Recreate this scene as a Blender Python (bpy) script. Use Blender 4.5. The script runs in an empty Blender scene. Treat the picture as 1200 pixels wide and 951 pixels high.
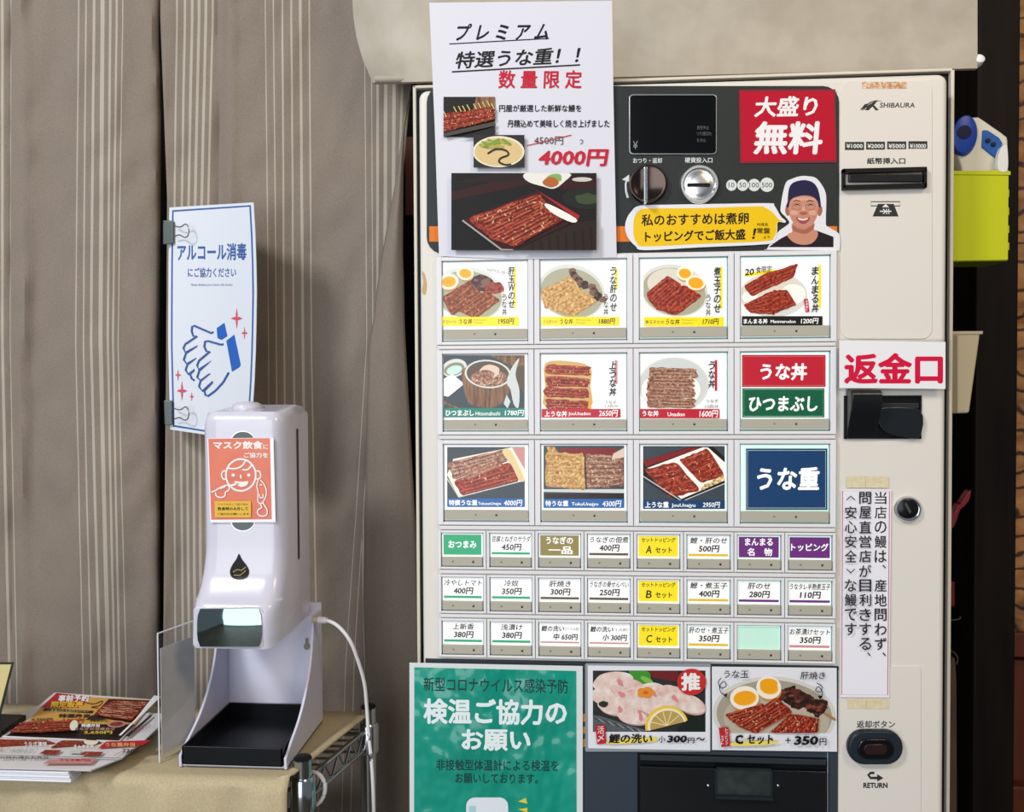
import bpy, bmesh, math, random
from mathutils import Vector, noise as mnoise
random.seed(7)
scene = bpy.context.scene
col = scene.collection

# ------------------------------------------------------------------ camera
F, CX, CY = 950.0, 600.0, 475.5
CAM = Vector((0.1463, -0.8903, 1.2279))
YAW, PIT, ROL = 0.0714, 0.0223, -0.0055
f0 = Vector((-math.sin(YAW), math.cos(YAW), 0)); r0 = Vector((math.cos(YAW), math.sin(YAW), 0)); u0 = Vector((0, 0, 1))
FW = f0*math.cos(PIT) - u0*math.sin(PIT); uu = u0*math.cos(PIT) + f0*math.sin(PIT)
RT = r0*math.cos(ROL) + uu*math.sin(ROL); UP = uu*math.cos(ROL) - r0*math.sin(ROL)
cd = bpy.data.cameras.new('camera'); cam = bpy.data.objects.new('camera', cd); col.objects.link(cam)
from mathutils import Matrix
cam.matrix_world = Matrix(((RT.x, UP.x, -FW.x, CAM.x), (RT.y, UP.y, -FW.y, CAM.y), (RT.z, UP.z, -FW.z, CAM.z), (0, 0, 0, 1)))
cd.sensor_width = 36; cd.lens = F/1200*36; cd.clip_start = 0.02
scene.camera = cam

# ------------------------------------------------------------------ light
scene.view_settings.view_transform = 'Standard'; scene.view_settings.look = 'None'
scene.view_settings.gamma = 1; scene.view_settings.exposure = -0.08
scene.view_settings.use_curve_mapping = False
world = bpy.data.worlds.new('world'); scene.world = world; world.use_nodes = True
world.node_tree.nodes['Background'].inputs[0].default_value = (0.80, 0.90, 1.0, 1)
world.node_tree.nodes['Background'].inputs[1].default_value = 0.22
def area(name, loc, target, sx, sy, power, color):
    l = bpy.data.lights.new(name, 'AREA'); l.shape = 'RECTANGLE'; l.size = sx; l.size_y = sy; l.energy = power; l.color = color
    o = bpy.data.objects.new(name, l); col.objects.link(o); o.location = loc
    o.rotation_euler = (Vector(target)-Vector(loc)).to_track_quat('-Z', 'Y').to_euler(); return o
area('shop_window_daylight', (-0.75, -3.2, 1.40), (-0.2, 0, 1.2), 2.2, 2.7, 62, (0.90, 0.95, 1.0))
area('high_window_daylight', (-1.3, -1.6, 2.7), (-0.1, 0.1, 1.1), 0.45, 0.45, 40, (0.95, 0.97, 1.0))
area('warm_ceiling_lamp', (1.25, -1.3, 2.5), (0.6, 0.3, 1.2), 0.5, 0.5, 13, (1.0, 0.74, 0.48))

# ------------------------------------------------------------------ helpers
def ray(px, py): return (FW*F + RT*(px-CX) - UP*(py-CY)).normalized()
def P(px, py, Y=0.0):                      # point of the view ray on the plane y = Y
    d = ray(px, py); return CAM + d*((Y-CAM.y)/d.y)
def PZ(px, py, z):                         # point of the view ray on the plane z
    d = ray(px, py); return CAM + d*((z-CAM.z)/d.z)
def lin(c): return c/12.92 if c <= .04045 else ((c+.055)/1.055)**2.4
def rgb(h):
    if isinstance(h, str): h = h.lstrip('#'); h = [int(h[i:i+2], 16) for i in (0, 2, 4)]
    return tuple(lin(c/255) for c in h) + (1,)

MATS = {}
def M(h, rough=.5, metal=0, emit=0, spec=.5, coat=0, name=None):
    if spec == .5 and not metal and rough >= .28: spec = .22
    key = (h, rough, metal, emit, spec, coat)
    if key in MATS: return MATS[key]
    m = bpy.data.materials.new(name or 'paint'); m.use_nodes = True
    b = m.node_tree.nodes['Principled BSDF']; c = rgb(h)
    b.inputs['Base Color'].default_value = c; b.inputs['Roughness'].default_value = rough; b.inputs['Metallic'].default_value = metal
    b.inputs['Specular IOR Level'].default_value = spec
    if coat: b.inputs['Coat Weight'].default_value = coat; b.inputs['Coat Roughness'].default_value = .05
    if emit: b.inputs['Emission Color'].default_value = c; b.inputs['Emission Strength'].default_value = emit
    MATS[key] = m; return m
def MN(name, stops, scale=300, stretch=(1, 1, 1), rot=0, rough=.5, emit=0, bump=0, detail=4, dist=0., spec=.5, rotz=0):
    """noise-coloured material; stops = [(pos, hex)]"""
    if name in MATS: return MATS[name]
    m = bpy.data.materials.new(name); m.use_nodes = True; nt = m.node_tree; b = nt.nodes['Principled BSDF']
    tc = nt.nodes.new('ShaderNodeTexCoord'); mp = nt.nodes.new('ShaderNodeMapping'); nz = nt.nodes.new('ShaderNodeTexNoise'); cr = nt.nodes.new('ShaderNodeValToRGB')
    mp.vector_type = 'TEXTURE'
    mp.inputs['Scale'].default_value = stretch; mp.inputs['Rotation'].default_value = (0, rot, rotz)
    nz.inputs['Scale'].default_value = scale; nz.inputs['Detail'].default_value = detail; nz.inputs['Distortion'].default_value = dist
    nt.links.new(tc.outputs['Object'], mp.inputs['Vector']); nt.links.new(mp.outputs['Vector'], nz.inputs['Vector']); nt.links.new(nz.outputs['Fac'], cr.inputs['Fac'])
    e = cr.color_ramp.elements
    e[0].position, e[0].color = stops[0][0], rgb(stops[0][1]); e[1].position, e[1].color = stops[-1][0], rgb(stops[-1][1])
    for p, h in stops[1:-1]: n = e.new(p); n.color = rgb(h)
    nt.links.new(cr.outputs['Color'], b.inputs['Base Color']); b.inputs['Roughness'].default_value = rough; b.inputs['Specular IOR Level'].default_value = spec
    if emit: nt.links.new(cr.outputs['Color'], b.inputs['Emission Color']); b.inputs['Emission Strength'].default_value = emit
    if bump:
        bp = nt.nodes.new('ShaderNodeBump'); bp.inputs['Strength'].default_value = bump; bp.inputs['Distance'].default_value = .002
        nt.links.new(nz.outputs['Fac'], bp.inputs['Height']); nt.links.new(bp.outputs['Normal'], b.inputs['Normal'])
    MATS[name] = m; return m
def clear(name, rough=.1, tint=(1, 1, 1), ior=1.45, haze=0.0):
    if name in MATS: return MATS[name]
    m = bpy.data.materials.new(name); m.use_nodes = True; nt = m.node_tree; nt.nodes.remove(nt.nodes['Principled BSDF'])
    out = [n for n in nt.nodes if n.type == 'OUTPUT_MATERIAL'][0]
    tr = nt.nodes.new('ShaderNodeBsdfTransparent'); tr.inputs[0].default_value = (*tint, 1)
    gl = nt.nodes.new('ShaderNodeBsdfGlossy'); gl.inputs['Roughness'].default_value = rough
    fr = nt.nodes.new('ShaderNodeFresnel'); fr.inputs[0].default_value = ior
    mx = nt.nodes.new('ShaderNodeMixShader'); ge = nt.nodes.new('ShaderNodeNewGeometry'); mu = nt.nodes.new('ShaderNodeMath'); mu.operation = 'SUBTRACT'; mu.use_clamp = True
    nt.links.new(fr.outputs[0], mu.inputs[0]); nt.links.new(ge.outputs['Backfacing'], mu.inputs[1]); nt.links.new(mu.outputs[0], mx.inputs[0]); nt.links.new(tr.outputs[0], mx.inputs[1]); nt.links.new(gl.outputs[0], mx.inputs[2])
    last = mx
    if haze:
        df = nt.nodes.new('ShaderNodeBsdfDiffuse'); df.inputs[0].default_value = (.8, .8, .8, 1)
        m2 = nt.nodes.new('ShaderNodeMixShader'); m2.inputs[0].default_value = haze
        nt.links.new(mx.outputs[0], m2.inputs[1]); nt.links.new(df.outputs[0], m2.inputs[2]); last = m2
    nt.links.new(last.outputs[0], out.inputs['Surface']); MATS[name] = m; return m

def link_mesh(name, verts, faces, mats, midx=None, parent=None, smooth=False, bevel=0, segs=3):
    """verts in world space; under a parent they are stored relative to the thing's base"""
    me = bpy.data.meshes.new(name)
    if parent is not None:
        off = parent.get('_w') or None
        off = Vector(off) if off is not None else Vector((0, 0, 0))
    else:
        xs = [v[0] for v in verts]; ys = [v[1] for v in verts]; zs = [v[2] for v in verts]
        off = Vector(((min(xs)+max(xs))/2, (min(ys)+max(ys))/2, min(zs)))
    me.from_pydata([tuple(Vector(v)-off) for v in verts], [], faces)
    if not isinstance(mats, (list, tuple)): mats = [mats]
    for m in mats: me.materials.append(m)
    if midx:
        for p, i in zip(me.polygons, midx): p.material_index = i
    if smooth:
        for p in me.polygons: p.use_smooth = True
    me.update()
    o = bpy.data.objects.new(name, me); col.objects.link(o)
    if parent is not None: o.parent = parent
    else: o.location = off
    WOFF[o.name] = off
    if bevel:
        md = o.modifiers.new('bevel', 'BEVEL'); md.width = bevel; md.segments = segs; md.limit_method = 'ANGLE'; md.angle_limit = .6
        if not smooth:
            for p in me.polygons: p.use_smooth = True
        md.harden_normals = True
    o['_w'] = tuple(off)
    return o
WOFF = {}
def thing(name, label, cat, loc, group=None):
    o = bpy.data.objects.new(name, None); col.objects.link(o); o.location = loc; o.empty_display_size = .05
    o['label'] = label; o['category'] = cat; o['_w'] = tuple(loc)
    if group: o['group'] = group
    return o
def tag(o, label=None, cat=None, group=None, kind=None):
    if label: o['label'] = label
    if cat: o['category'] = cat
    if group: o['group'] = group
    if kind: o['kind'] = kind
    return o

class MB:                                   # plain mesh collector, world coordinates
    def __init__(s): s.v = []; s.f = []; s.mi = []
    def add(s, v, f, mi=0):
        n = len(s.v); s.v += [Vector(a) for a in v]; s.f += [tuple(i+n for i in q) for q in f]; s.mi += [mi]*len(f); return s
    def box(s, x0, x1, y0, y1, z0, z1, mi=0):
        v = [(x, y, z) for x in (x0, x1) for y in (y0, y1) for z in (z0, z1)]
        return s.add(v, [(0, 1, 3, 2), (4, 6, 7, 5), (0, 4, 5, 1), (2, 3, 7, 6), (0, 2, 6, 4), (1, 5, 7, 3)], mi)
    def prism(s, front, back, mi=0):        # two matching loops
        n = len(front); v = list(front)+list(back)
        f = [tuple(range(n)), tuple(range(2*n-1, n-1, -1))] + [(i, i+n, (i+1) % n+n, (i+1) % n) for i in range(n)]
        return s.add(v, f, mi)
    def tube(s, pts, r, n=10, mi=0, close=True):
        pts = [Vector(p) for p in pts]; rings = []
        rs = r if isinstance(r, (list, tuple)) else [r]*len(pts)
        up = Vector((0, 0, 1))
        for i, p in enumerate(pts):
            t = (pts[min(i+1, len(pts)-1)]-pts[max(i-1, 0)]).normalized()
            a = t.cross(up if abs(t.z) < .95 else Vector((0, 1, 0))).normalized(); b = t.cross(a)
            rings.append([p+(a*math.cos(k*2*math.pi/n)+b*math.sin(k*2*math.pi/n))*rs[i] for k in range(n)])
        v = [q for ring in rings for q in ring]; f = []
        for i in range(len(pts)-1):
            for k in range(n): f.append((i*n+k, i*n+(k+1) % n, (i+1)*n+(k+1) % n, (i+1)*n+k))
        if close: f += [tuple(range(n-1, -1, -1)), tuple(range((len(pts)-1)*n, len(pts)*n))]
        return s.add(v, f, mi)
    def lathe(s, c, axis, prof, n=32, mi=0):     # prof = [(radius, along axis)]
        axis = Vector(axis).normalized(); a = axis.cross(Vector((0, 0, 1)) if abs(axis.z) < .9 else Vector((1, 0, 0))).normalized(); b = axis.cross(a); c = Vector(c)
        v = []; f = []
        for r, h in prof:
            for k in range(n): v.append(c+axis*h+(a*math.cos(k*2*math.pi/n)+b*math.sin(k*2*math.pi/n))*r)
        for i in range(len(prof)-1):
            for k in range(n): f.append((i*n+k, i*n+(k+1) % n, (i+1)*n+(k+1) % n, (i+1)*n+k))
        f += [tuple(range(n-1, -1, -1)), tuple(range((len(prof)-1)*n, len(prof)*n))]
        return s.add(v, f, mi)
    def build(s, name, mats, parent=None, smooth=False, bevel=0, segs=3):
        o = link_mesh(name, s.v, s.f, mats, s.mi, parent, smooth, bevel, segs)
        bm = bmesh.new(); bm.from_mesh(o.data); bmesh.ops.recalc_face_normals(bm, faces=bm.faces); bm.to_mesh(o.data); bm.free()
        if smooth and not bevel:
            try: o.data.set_sharp_from_angle(angle=.7)
            except Exception: pass
        return o
def rr(x0, y0, x1, y1, r, n=5):              # rounded rectangle outline, clockwise in picture terms
    out = []
    for cx, cy, a0 in ((x1-r, y0+r, -90), (x1-r, y1-r, 0), (x0+r, y1-r, 90), (x0+r, y0+r, 180)):
        for k in range(n+1): a = math.radians(a0+90*k/n); out.append((cx+r*math.cos(a), cy+r*math.sin(a)))
    return out
def smoothp(pts, n=6, closed=True):           # Catmull-Rom
    m = len(pts); out = []
    for i in range(m if closed else m-1):
        p = [pts[(i+k) % m] if closed else pts[min(max(i+k, 0), m-1)] for k in (-1, 0, 1, 2)]
        for j in range(n):
            t = j/n
            out.append(tuple(.5*(2*p[1][d]+(p[2][d]-p[0][d])*t+(2*p[0][d]-5*p[1][d]+4*p[2][d]-p[3][d])*t*t+(3*p[1][d]-p[0][d]-3*p[2][d]+p[3][d])*t**3) for d in range(len(pts[0]))))
    if not closed: out.append(tuple(pts[-1]))
    return out
def pprism(name, outline, Y0, Y1, mats, parent=None, bevel=0, segs=3):   # outline read on the plane Y0, pushed straight back to Y1
    fr = [P(x, y, Y0) for x, y in outline]; bk = [Vector((p.x, Y1, p.z)) for p in fr]
    return MB().prism(fr, bk).build(name, mats, parent, bevel=bevel, segs=segs)

# glyphs (built-in font, converted to mesh faces)
GL = {}
def glyphs(s, bold, res=2):
    k = (s, bold)
    if k in GL: return GL[k]
    c = bpy.data.curves.new('t', 'FONT'); c.body = s; c.resolution_u = res
    o = bpy.data.objects.new('t', c); m = o.to_mesh()
    v0 = [(a.co.x, a.co.y) for a in m.vertices]; f0 = [tuple(p.vertices) for p in m.polygons]
    o.to_mesh_clear(); bpy.data.objects.remove(o); bpy.data.curves.remove(c)
    v, f = list(v0), list(f0)
    if bold > .005:                           # heavier strokes: the outline laid down again, a little to each side
        v, f = [], []
        ring = ((1, 0), (-1, 0), (0, .8), (0, -.8)) if bold < .022 else ((1, .25), (.3, .9), (-.5, .75), (-1, -.25), (-.3, -.9), (.5, -.75))
        for dx, dy in ring:
            n = len(v); v += [(x+dx*bold, y+dy*bold) for x, y in v0]; f += [tuple(i+n for i in q) for q in f0]
    GL[k] = (v, f, len(v0)); return GL[k]

class Art:
    """printed matter: flat shapes laid on a surface; to3d(px, py, lift) gives the point"""
    def __init__(s, to3d, eps=5e-5):
        s.t = to3d; s.eps = eps; s.n = 0; s.v = []; s.f = []; s.mi = []; s.mats = []; s.o = (0, 0, 1.); s.clip = None
    def view(s, ox, oy, sc): s.o = (ox, oy, sc); return s
    def mid(s, m):
        if m not in s.mats: s.mats.append(m)
        return s.mats.index(m)
    def T(s, p): return (s.o[0]+p[0]/s.o[2], s.o[1]+p[1]/s.o[2])
    def up(s, k=1): s.n += k
    def raw(s, pts, m):                       # pts already in px
        if len(pts) < 3: return
        n = len(s.v); s.v += [s.t(x, y, s.n*s.eps) for x, y in pts]; s.f.append(tuple(range(n, n+len(pts)))[::-1]); s.mi.append(s.mid(m))
    def poly(s, pts, m, lift=True):
        if lift: s.n += 1
        q = [s.T(p) for p in pts]
        if s.clip:
            x0, y0, x1, y1 = s.clip
            for ax, val, sg in ((0, x0, 1), (0, x1, -1), (1, y0, 1), (1, y1, -1)):
                out = []
                for i in range(len(q)):
                    a, b = q[i-1], q[i]; ia, ib = sg*(a[ax]-val) >= 0, sg*(b[ax]-val) >= 0
                    if ia != ib:
                        t = (val-a[ax])/(b[ax]-a[ax]); out.append((a[0]+t*(b[0]-a[0]), a[1]+t*(b[1]-a[1])))
                    if ib: out.append(b)
                q = out
                if not q: return s
        s.raw(q, m); return s
    def rect(s, x0, y0, x1, y1, m, nx=1, lift=True):
        if nx == 1: return s.poly([(x0, y0), (x1, y0), (x1, y1), (x0, y1)], m, lift)
        if lift: s.n += 1
        for i in range(nx):
            a, b = x0+(x1-x0)*i/nx, x0+(x1-x0)*(i+1)/nx; s.poly([(a, y0), (b, y0), (b, y1), (a, y1)], m, False)
        return s
    def ell(s, cx, cy, rx, ry, m, rot=0, n=28, lift=True, a0=0, a1=360):
        c, d = math.cos(math.radians(rot)), math.sin(math.radians(rot)); pts = []
        full = a1-a0 >= 360
        for k in range(n if full else n+1):
            a = math.radians(a0+(a1-a0)*k/n); x, y = rx*math.cos(a), ry*math.sin(a); pts.append((cx+x*c-y*d, cy+x*d+y*c))
        return s.poly(pts, m, lift)
    def line(s, pts, w, m, closed=False, lift=True):
        if lift: s.n += 1
        pts = [Vector((p[0], p[1])) for p in pts]; n = len(pts); L = []; R = []
        for i in range(n):
            a = pts[i-1] if (i or closed) else pts[i]; b = pts[(i+1) % n] if (i < n-1 or closed) else pts[i]
            t = (b-a); t = t.normalized() if t.length > 0 else Vector((1, 0)); nn = Vector((-t.y, t.x))
            ww = w[i] if isinstance(w, (list, tuple)) else w
            L.append(pts[i]+nn*ww/2); R.append(pts[i]-nn*ww/2)
        for i in range(n if closed else n-1):
            j = (i+1) % n; s.poly([L[i], L[j], R[j], R[i]], m, False)
        return s
    def arc(s, cx, cy, rx, ry, a0, a1, w, m, n=16):
        return s.line([(cx+rx*math.cos(math.radians(a0+(a1-a0)*k/n)), cy+ry*math.sin(math.radians(a0+(a1-a0)*k/n))) for k in range(n+1)], w, m)
    def frame(s, x0, y0, x1, y1, w, m): return s.line([(x0, y0), (x1, y0), (x1, y1), (x0, y1)], w, m, closed=True)
    def text(s, body, x0, y0, x1, y1, m, bold=.0, dy=0, shear=0, keep=False):
        s.n += 1; v, f, per = glyphs(body, bold)
        if not v: return s
        step = max(1.2e-5, s.eps*.2); l0 = s.n*s.eps
        ax, bx = min(p[0] for p in v), max(p[0] for p in v); ay, by = min(p[1] for p in v), max(p[1] for p in v)
        W, H = max(bx-ax, 1e-6), max(by-ay, 1e-6)
        mi = s.mid(m); n = len(s.v)
        for i, p in enumerate(v):
            lf = l0+(i//per)*step
            u, w = (p[0]-ax)/W, (by-p[1])/H
            x = x0+(x1-x0)*u+shear*(1-w)*(y1-y0); y = y0+(y1-y0)*w+dy*u
            x, y = s.T((x, y)); s.v.append(s.t(x, y, lf))
        s.n += math.ceil((len(v)//per-1)*step/s.eps)
        for q in f: s.f.append(tuple(i+n for i in q)); s.mi.append(mi)
        return s
    def vtext(s, body, xc, y0, y1, w, m, bold=0, h=.92, shear=0):
        k = len(body); st = (y1-y0)/k
        for i, ch in enumerate(body):
            y = y0+i*st; hh = st*h
            if ch in '、。': s.text(ch, xc+w*.15, y+hh*.0, xc+w*.45, y+hh*.3, m, bold); continue
            if ch == 'し' : s.text(ch, xc-w*.35, y, xc+w*.4, y+hh, m, bold); continue
            if ch == 'り': s.text(ch, xc-w*.32, y, xc+w*.32, y+hh, m, bold); continue
            if ch in '︿﹀': s.text(ch, xc-w*.36, y+hh*.32, xc+w*.36, y+hh*.7, m, bold); continue
            if ch in '一': s.text(ch, xc-w*.5, y+hh*.4, xc+w*.5, y+hh*.55, m, bold); continue
            s.text(ch, xc-w/2, y, xc+w/2, y+hh, m, bold, shear=shear)
        return s
    def slab(s, pts, m, th=.0004, edge=None):  # the sheet itself, with a back and a rim
        q = [s.T(p) for p in pts]; s.n += 1; n = len(s.v); k = len(q); mi = s.mid(m)
        s.v += [s.t(x, y, s.n*s.eps) for x, y in q]+[s.t(x, y, s.n*s.eps-th) for x, y in q]
        s.f.append(tuple(range(n, n+k))[::-1]); s.f.append(tuple(range(n+k, n+2*k))); s.mi += [mi, mi]
        for i in range(k): s.f.append((n+i, n+(i+1) % k, n+k+(i+1) % k, n+k+i)); s.mi.append(mi)
        return s
    def build(s, name, parent=None): return link_mesh(name, s.v, s.f, s.mats, s.mi, parent)
def front(Y): return lambda px, py, lift: P(px, py, Y-lift)

# ---- food shapes for the printed pictures
def jit(a): return random.uniform(-a, a)
def Q(q, u, v):
    a, b, c, d = q; return ((a[0]*(1-u)+b[0]*u)*(1-v)+(d[0]*(1-u)+c[0]*u)*v, (a[1]*(1-u)+b[1]*u)*(1-v)+(d[1]*(1-u)+c[1]*u)*v)
def eel(art, q, base, lite, dark, n=5, w=3, specks=26, hi=None, jag=.025):
    """one grilled fillet: q = four corners (first edge runs along the grain)"""
    pts = []
    L = math.hypot(q[1][0]-q[0][0], q[1][1]-q[0][1])
    for k in range(9): pts.append(Q(q, .05+.9*k/8, jit(jag)))
    for k in range(5): pts.append(Q(q, 1+jit(jag*.6), .12+.76*k/4))
    for k in range(9): pts.append(Q(q, .95-.9*k/8, 1+jit(jag)))
    for k in range(5): pts.append(Q(q, jit(jag*.6), .88-.76*k/4))
    art.poly(smoothp(pts, 2), base)
    for i in range(n):
        v = (i+.5)/n+jit(.04)
        for m, dv, ww in ((dark, .5/n, w*.8), (lite, .0, w)):
            a, b = random.uniform(.0, .15), random.uniform(.8, 1)
            ln = [Q(q, a+(b-a)*k/7, min(.97, max(.03, v+dv+jit(.13/n)))) for k in range(8)]
            art.line(ln, [ww*random.uniform(.05, .85) for _ in ln], m)
    art.up()
    for i in range(specks):
        x, y = Q(q, random.uniform(.05, .95), random.uniform(.05, .95)); r = w*random.uniform(.2, .6)
        art.ell(x, y, r*1.5, r*.6, (hi or lite) if i % 2 else dark, rot=random.uniform(0, 180), n=6, lift=(i % 6 == 0))
def rice(art, cx, cy, rx, ry, base, a, b, k=30):
    art.ell(cx, cy, rx, ry, base); art.up()
    for i in range(k):
        t, r = random.uniform(0, 6.28), math.sqrt(random.random())*.9
        art.ell(cx+rx*r*math.cos(t), cy+ry*r*math.sin(t), rx*.07, rx*.03, a if i % 2 else b, rot=random.uniform(0, 180), n=6, lift=(i % 5 == 0))
def blob(art, cx, cy, rx, ry, m, j=.12, n=12, rot=0):
    c, d = math.cos(math.radians(rot)), math.sin(math.radians(rot)); pts = []
    for k in range(n):
        a = k*2*math.pi/n; s = 1+jit(j); x, y = rx*s*math.cos(a), ry*s*math.sin(a); pts.append((cx+x*c-y*d, cy+x*d+y*c))
    art.poly(smoothp(pts, 3), m)
def egg(art, cx, cy, rx, ry, yx, yy, C, rot=0, under=True):
    if under: art.ell(cx+rx*.06, cy+ry*.28, rx*.96, ry*.92, C['shell'], rot)
    art.ell(cx, cy, rx, ry, C['eggwhite'], rot); art.ell(cx+rx*.04, cy+ry*.04, yx*1.06, yy*1.06, C['yolkrim'], rot); art.ell(cx, cy, yx, yy, C['yolk'], rot)
def pal(e, sfx, r=.35):
    """print colours; e = how strongly the sheet is lit from behind"""
    K = lambda h: M(h, r, 0, e, .2)
    mk = lambda n, st, sc, stretch=(1, 1, 1), rot=0: MN(n+sfx, st, sc, stretch, rot, r, e, spec=.2)
    return dict(white=K('#f6f6f4'), cream=K('#efe6d2'), black=K('#1b1714'), ink=K('#2a241f'), grey=K('#8f9490'), lgrey=K('#c9cdc9'), yellow=K('#f4dc1c'), red=K('#b81d2f'), green=K('#0f5a3a'), teal=K('#1d7a6b'),
        navy=K('#173c66'), blue=K('#1f5da0'), purple=K('#6a2f78'), olive=K('#8a7b3c'), gold=K('#e0b42c'), mint=K('#bfe6d3'), emer=K('#1fa06d'), brown=K('#5a4a3a'), pink=K('#c58b84'),
        shell=K('#c98a4a'), eggwhite=K('#f4ead8'), yolk=K('#f2a318'), yolkrim=K('#f6c653'),
        eel=mk('eel glaze', [(.3, '#4a1d0f'), (.45, '#7a3416'), (.58, '#96481f'), (.72, '#c27a3e')], 330, (1, 1, 1), .6),
        eell=K('#ad6a38'), eeld=K('#642c14'), eelh=K('#d9a572'),
        reel=mk('red eel glaze', [(.3, '#4b120d'), (.45, '#842718'), (.6, '#a63a22'), (.74, '#cf7444')], 330, (1, 1, 1), -.5), reell=K('#b8583a'), reeld=K('#641c12'), reelh=K('#dfa27e'),
        meel=mk('mauve eel glaze', [(.3, '#5b352c'), (.45, '#8a5a48'), (.6, '#a87a62'), (.74, '#cdb09a')], 330), meell=K('#bd9a80'), meeld=K('#6b443a'), meelh=K('#d9c2ae'),
        yeel=mk('golden eel glaze', [(.3, '#8a5a2c'), (.45, '#b98a4c'), (.6, '#d2aa66'), (.74, '#ecd9a8')], 330), yeell=K('#cfa766'), yeeld=K('#9a6a38'), yeelh=K('#e0c690'),
        liver=mk('dark liver', [(.35, '#1f120e'), (.55, '#44261c'), (.7, '#6b4534')], 260), liverl=K('#7b5643'), bowl=K('#d2d3ca'), bowlin=K('#a8a48a'), bowlsh=K('#85866f'),
        lacq=K('#7e1a1c'), lacqd=K('#20100f'), rice=K('#f1eee4'), riced=K('#d6cfbd'), slate=K('#39434a'), wood=mk('pale wood print', [(.35, '#5c3d28'), (.6, '#8e6646')], 120, (.3, 1, 3)))

# ------------------------------------------------------------------ setting
FLOOR = 0.0
b = MB().box(-2.2, 2.0, -3.6, .7, -.05, 0); tag(b.build('floor', MN('floor tile', [(.3, '#4a4038'), (.7, '#5c5248')], 6, rough=.5)), kind='structure')
b = MB().box(-2.2, 2.0, .62, .70, 0, 2.8); tag(b.build('wall_back', MN('dark stained wood wall', [(.3, '#080605'), (.7, '#0e0a08')], 14, (1, 1, 8), rough=.8, spec=.1)), kind='structure')
# right-hand panelling beyond the machine
wc = MN('carved brown panel', [(.32, '#6e4726'), (.5, '#a2703f'), (.68, '#b98450')], 26, (1.5, 1, 1), rough=.55, bump=.8, dist=.6)
nt = wc.node_tree; tc_ = [n for n in nt.nodes if n.type == 'TEX_COORD'][0]; wv = nt.nodes.new('ShaderNodeTexWave'); wv.wave_type = 'BANDS'; wv.bands_direction = 'Z'; wv.wave_profile = 'SIN'
wv.inputs['Scale'].default_value = 9; wv.inputs['Distortion'].default_value = 9; wv.inputs['Detail'].default_value = 3; wv.inputs['Detail Scale'].default_value = 1.2
cr_ = nt.nodes.new('ShaderNodeValToRGB'); cr_.color_ramp.elements[0].position = .02; cr_.color_ramp.elements[0].color = (.12, .1, .09, 1); cr_.color_ramp.elements[1].position = .16; cr_.color_ramp.elements[1].color = (1, 1, 1, 1)
mm = nt.nodes.new('ShaderNodeMixRGB'); mm.blend_type = 'MULTIPLY'; mm.inputs[0].default_value = 1; src = [n for n in nt.nodes if n.type == 'VALTORGB' and n != cr_][0]
nt.links.new(tc_.outputs['Object'], wv.inputs['Vector']); nt.links.new(wv.outputs['Fac'], cr_.inputs['Fac']); nt.links.new(src.outputs['Color'], mm.inputs[1]); nt.links.new(cr_.outputs['Color'], mm.inputs[2]); nt.links.new(mm.outputs[0], nt.nodes['Principled BSDF'].inputs['Base Color'])
pw = MN('dark post wood', [(.3, '#0e0a08'), (.7, '#1c130e')], 40, (1, 1, 9), rough=.6, spec=.15)
rw = MN('red brown wood', [(.3, '#54220f'), (.6, '#6e3118'), (.8, '#7d3c1e')], 30, (1, 1, 10), rough=.4)
def rail(name, px0, px1, py0, py1, Y0, Y1, mat, bevel=.004):
    a, c = P(px0, py0, Y0), P(px1, py1, Y0)
    return tag(MB().box(a.x, c.x, Y0, Y1, max(c.z, 0), a.z).build(name, mat, bevel=bevel), kind='structure')
rail('trim_1', 1147, 1184, -60, 1500, .50, .615, pw)
mb = MB(); a, c = P(1182.5, -60, .56), P(1275, 741, .56); nx, nz = 14, 90
for i in range(nx+1):
    for k in range(nz+1):
        x = a.x+(c.x-a.x)*i/nx; z = c.z+(a.z-c.z)*k/nz
        w = z*46+1.8*mnoise.noise(Vector((x*7, 0, z*5))); g = abs((w % 1)-.5)*2
        mb.v.append(Vector((x, .56-.006*min(1, g*2.2), z)))
for i in range(nx):
    for k in range(nz): q = i*(nz+1)+k; mb.f.append((q, q+1, q+nz+2, q+nz+1)); mb.mi.append(0)
n0 = len(mb.v); mb.box(a.x, c.x, .562, .61, c.z, a.z)
tag(mb.build('wall_right', wc, smooth=True), kind='structure')
rail('trim_2', 1183, 1275, 741, 772, .545, .61, rw)
rail('wall_low', 1183, 1275, 772.5, 921, .57, .61, rw)
bpy.data.objects['wall_low'].name = 'wall_right_lower'
rail('trim_3', 1183, 1275, 921.5, 968, .545, .61, rw)
rail('baseboard_right', 1183, 1275, 969, 1500, .57, .61, rw)

# ------------------------------------------------------------------ ticket vending machine
X0, X1, ZT = -.019, .545, 1.5565
cream = M('#dfd9cf', .38, name='cream enamel'); creamw = M('#e9e7e2', .35, name='white enamel'); rim = M('#cfccc4', .35)
dark = M('#252a29', .5, spec=.3); black = M('#0a0a0b', .4, spec=.25); gloss = M('#060607', .1, spec=.4); slate = M('#323c45', .45)
chrome = M('#d9dcdd', .12, 1); chromed = M('#51443f', .16, 1); gm = M('#1a1c1f', .3)
vm = thing('ticket_machine', 'tall white meal ticket vending machine covered in lit menu buttons', 'vending machine', ((X0+X1)/2, .2, 0))
xl, xr = P(483.5, 95, .03).x, P(1117, 400, .03).x
zt = P(1112, 79.5, .03).z
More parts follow.
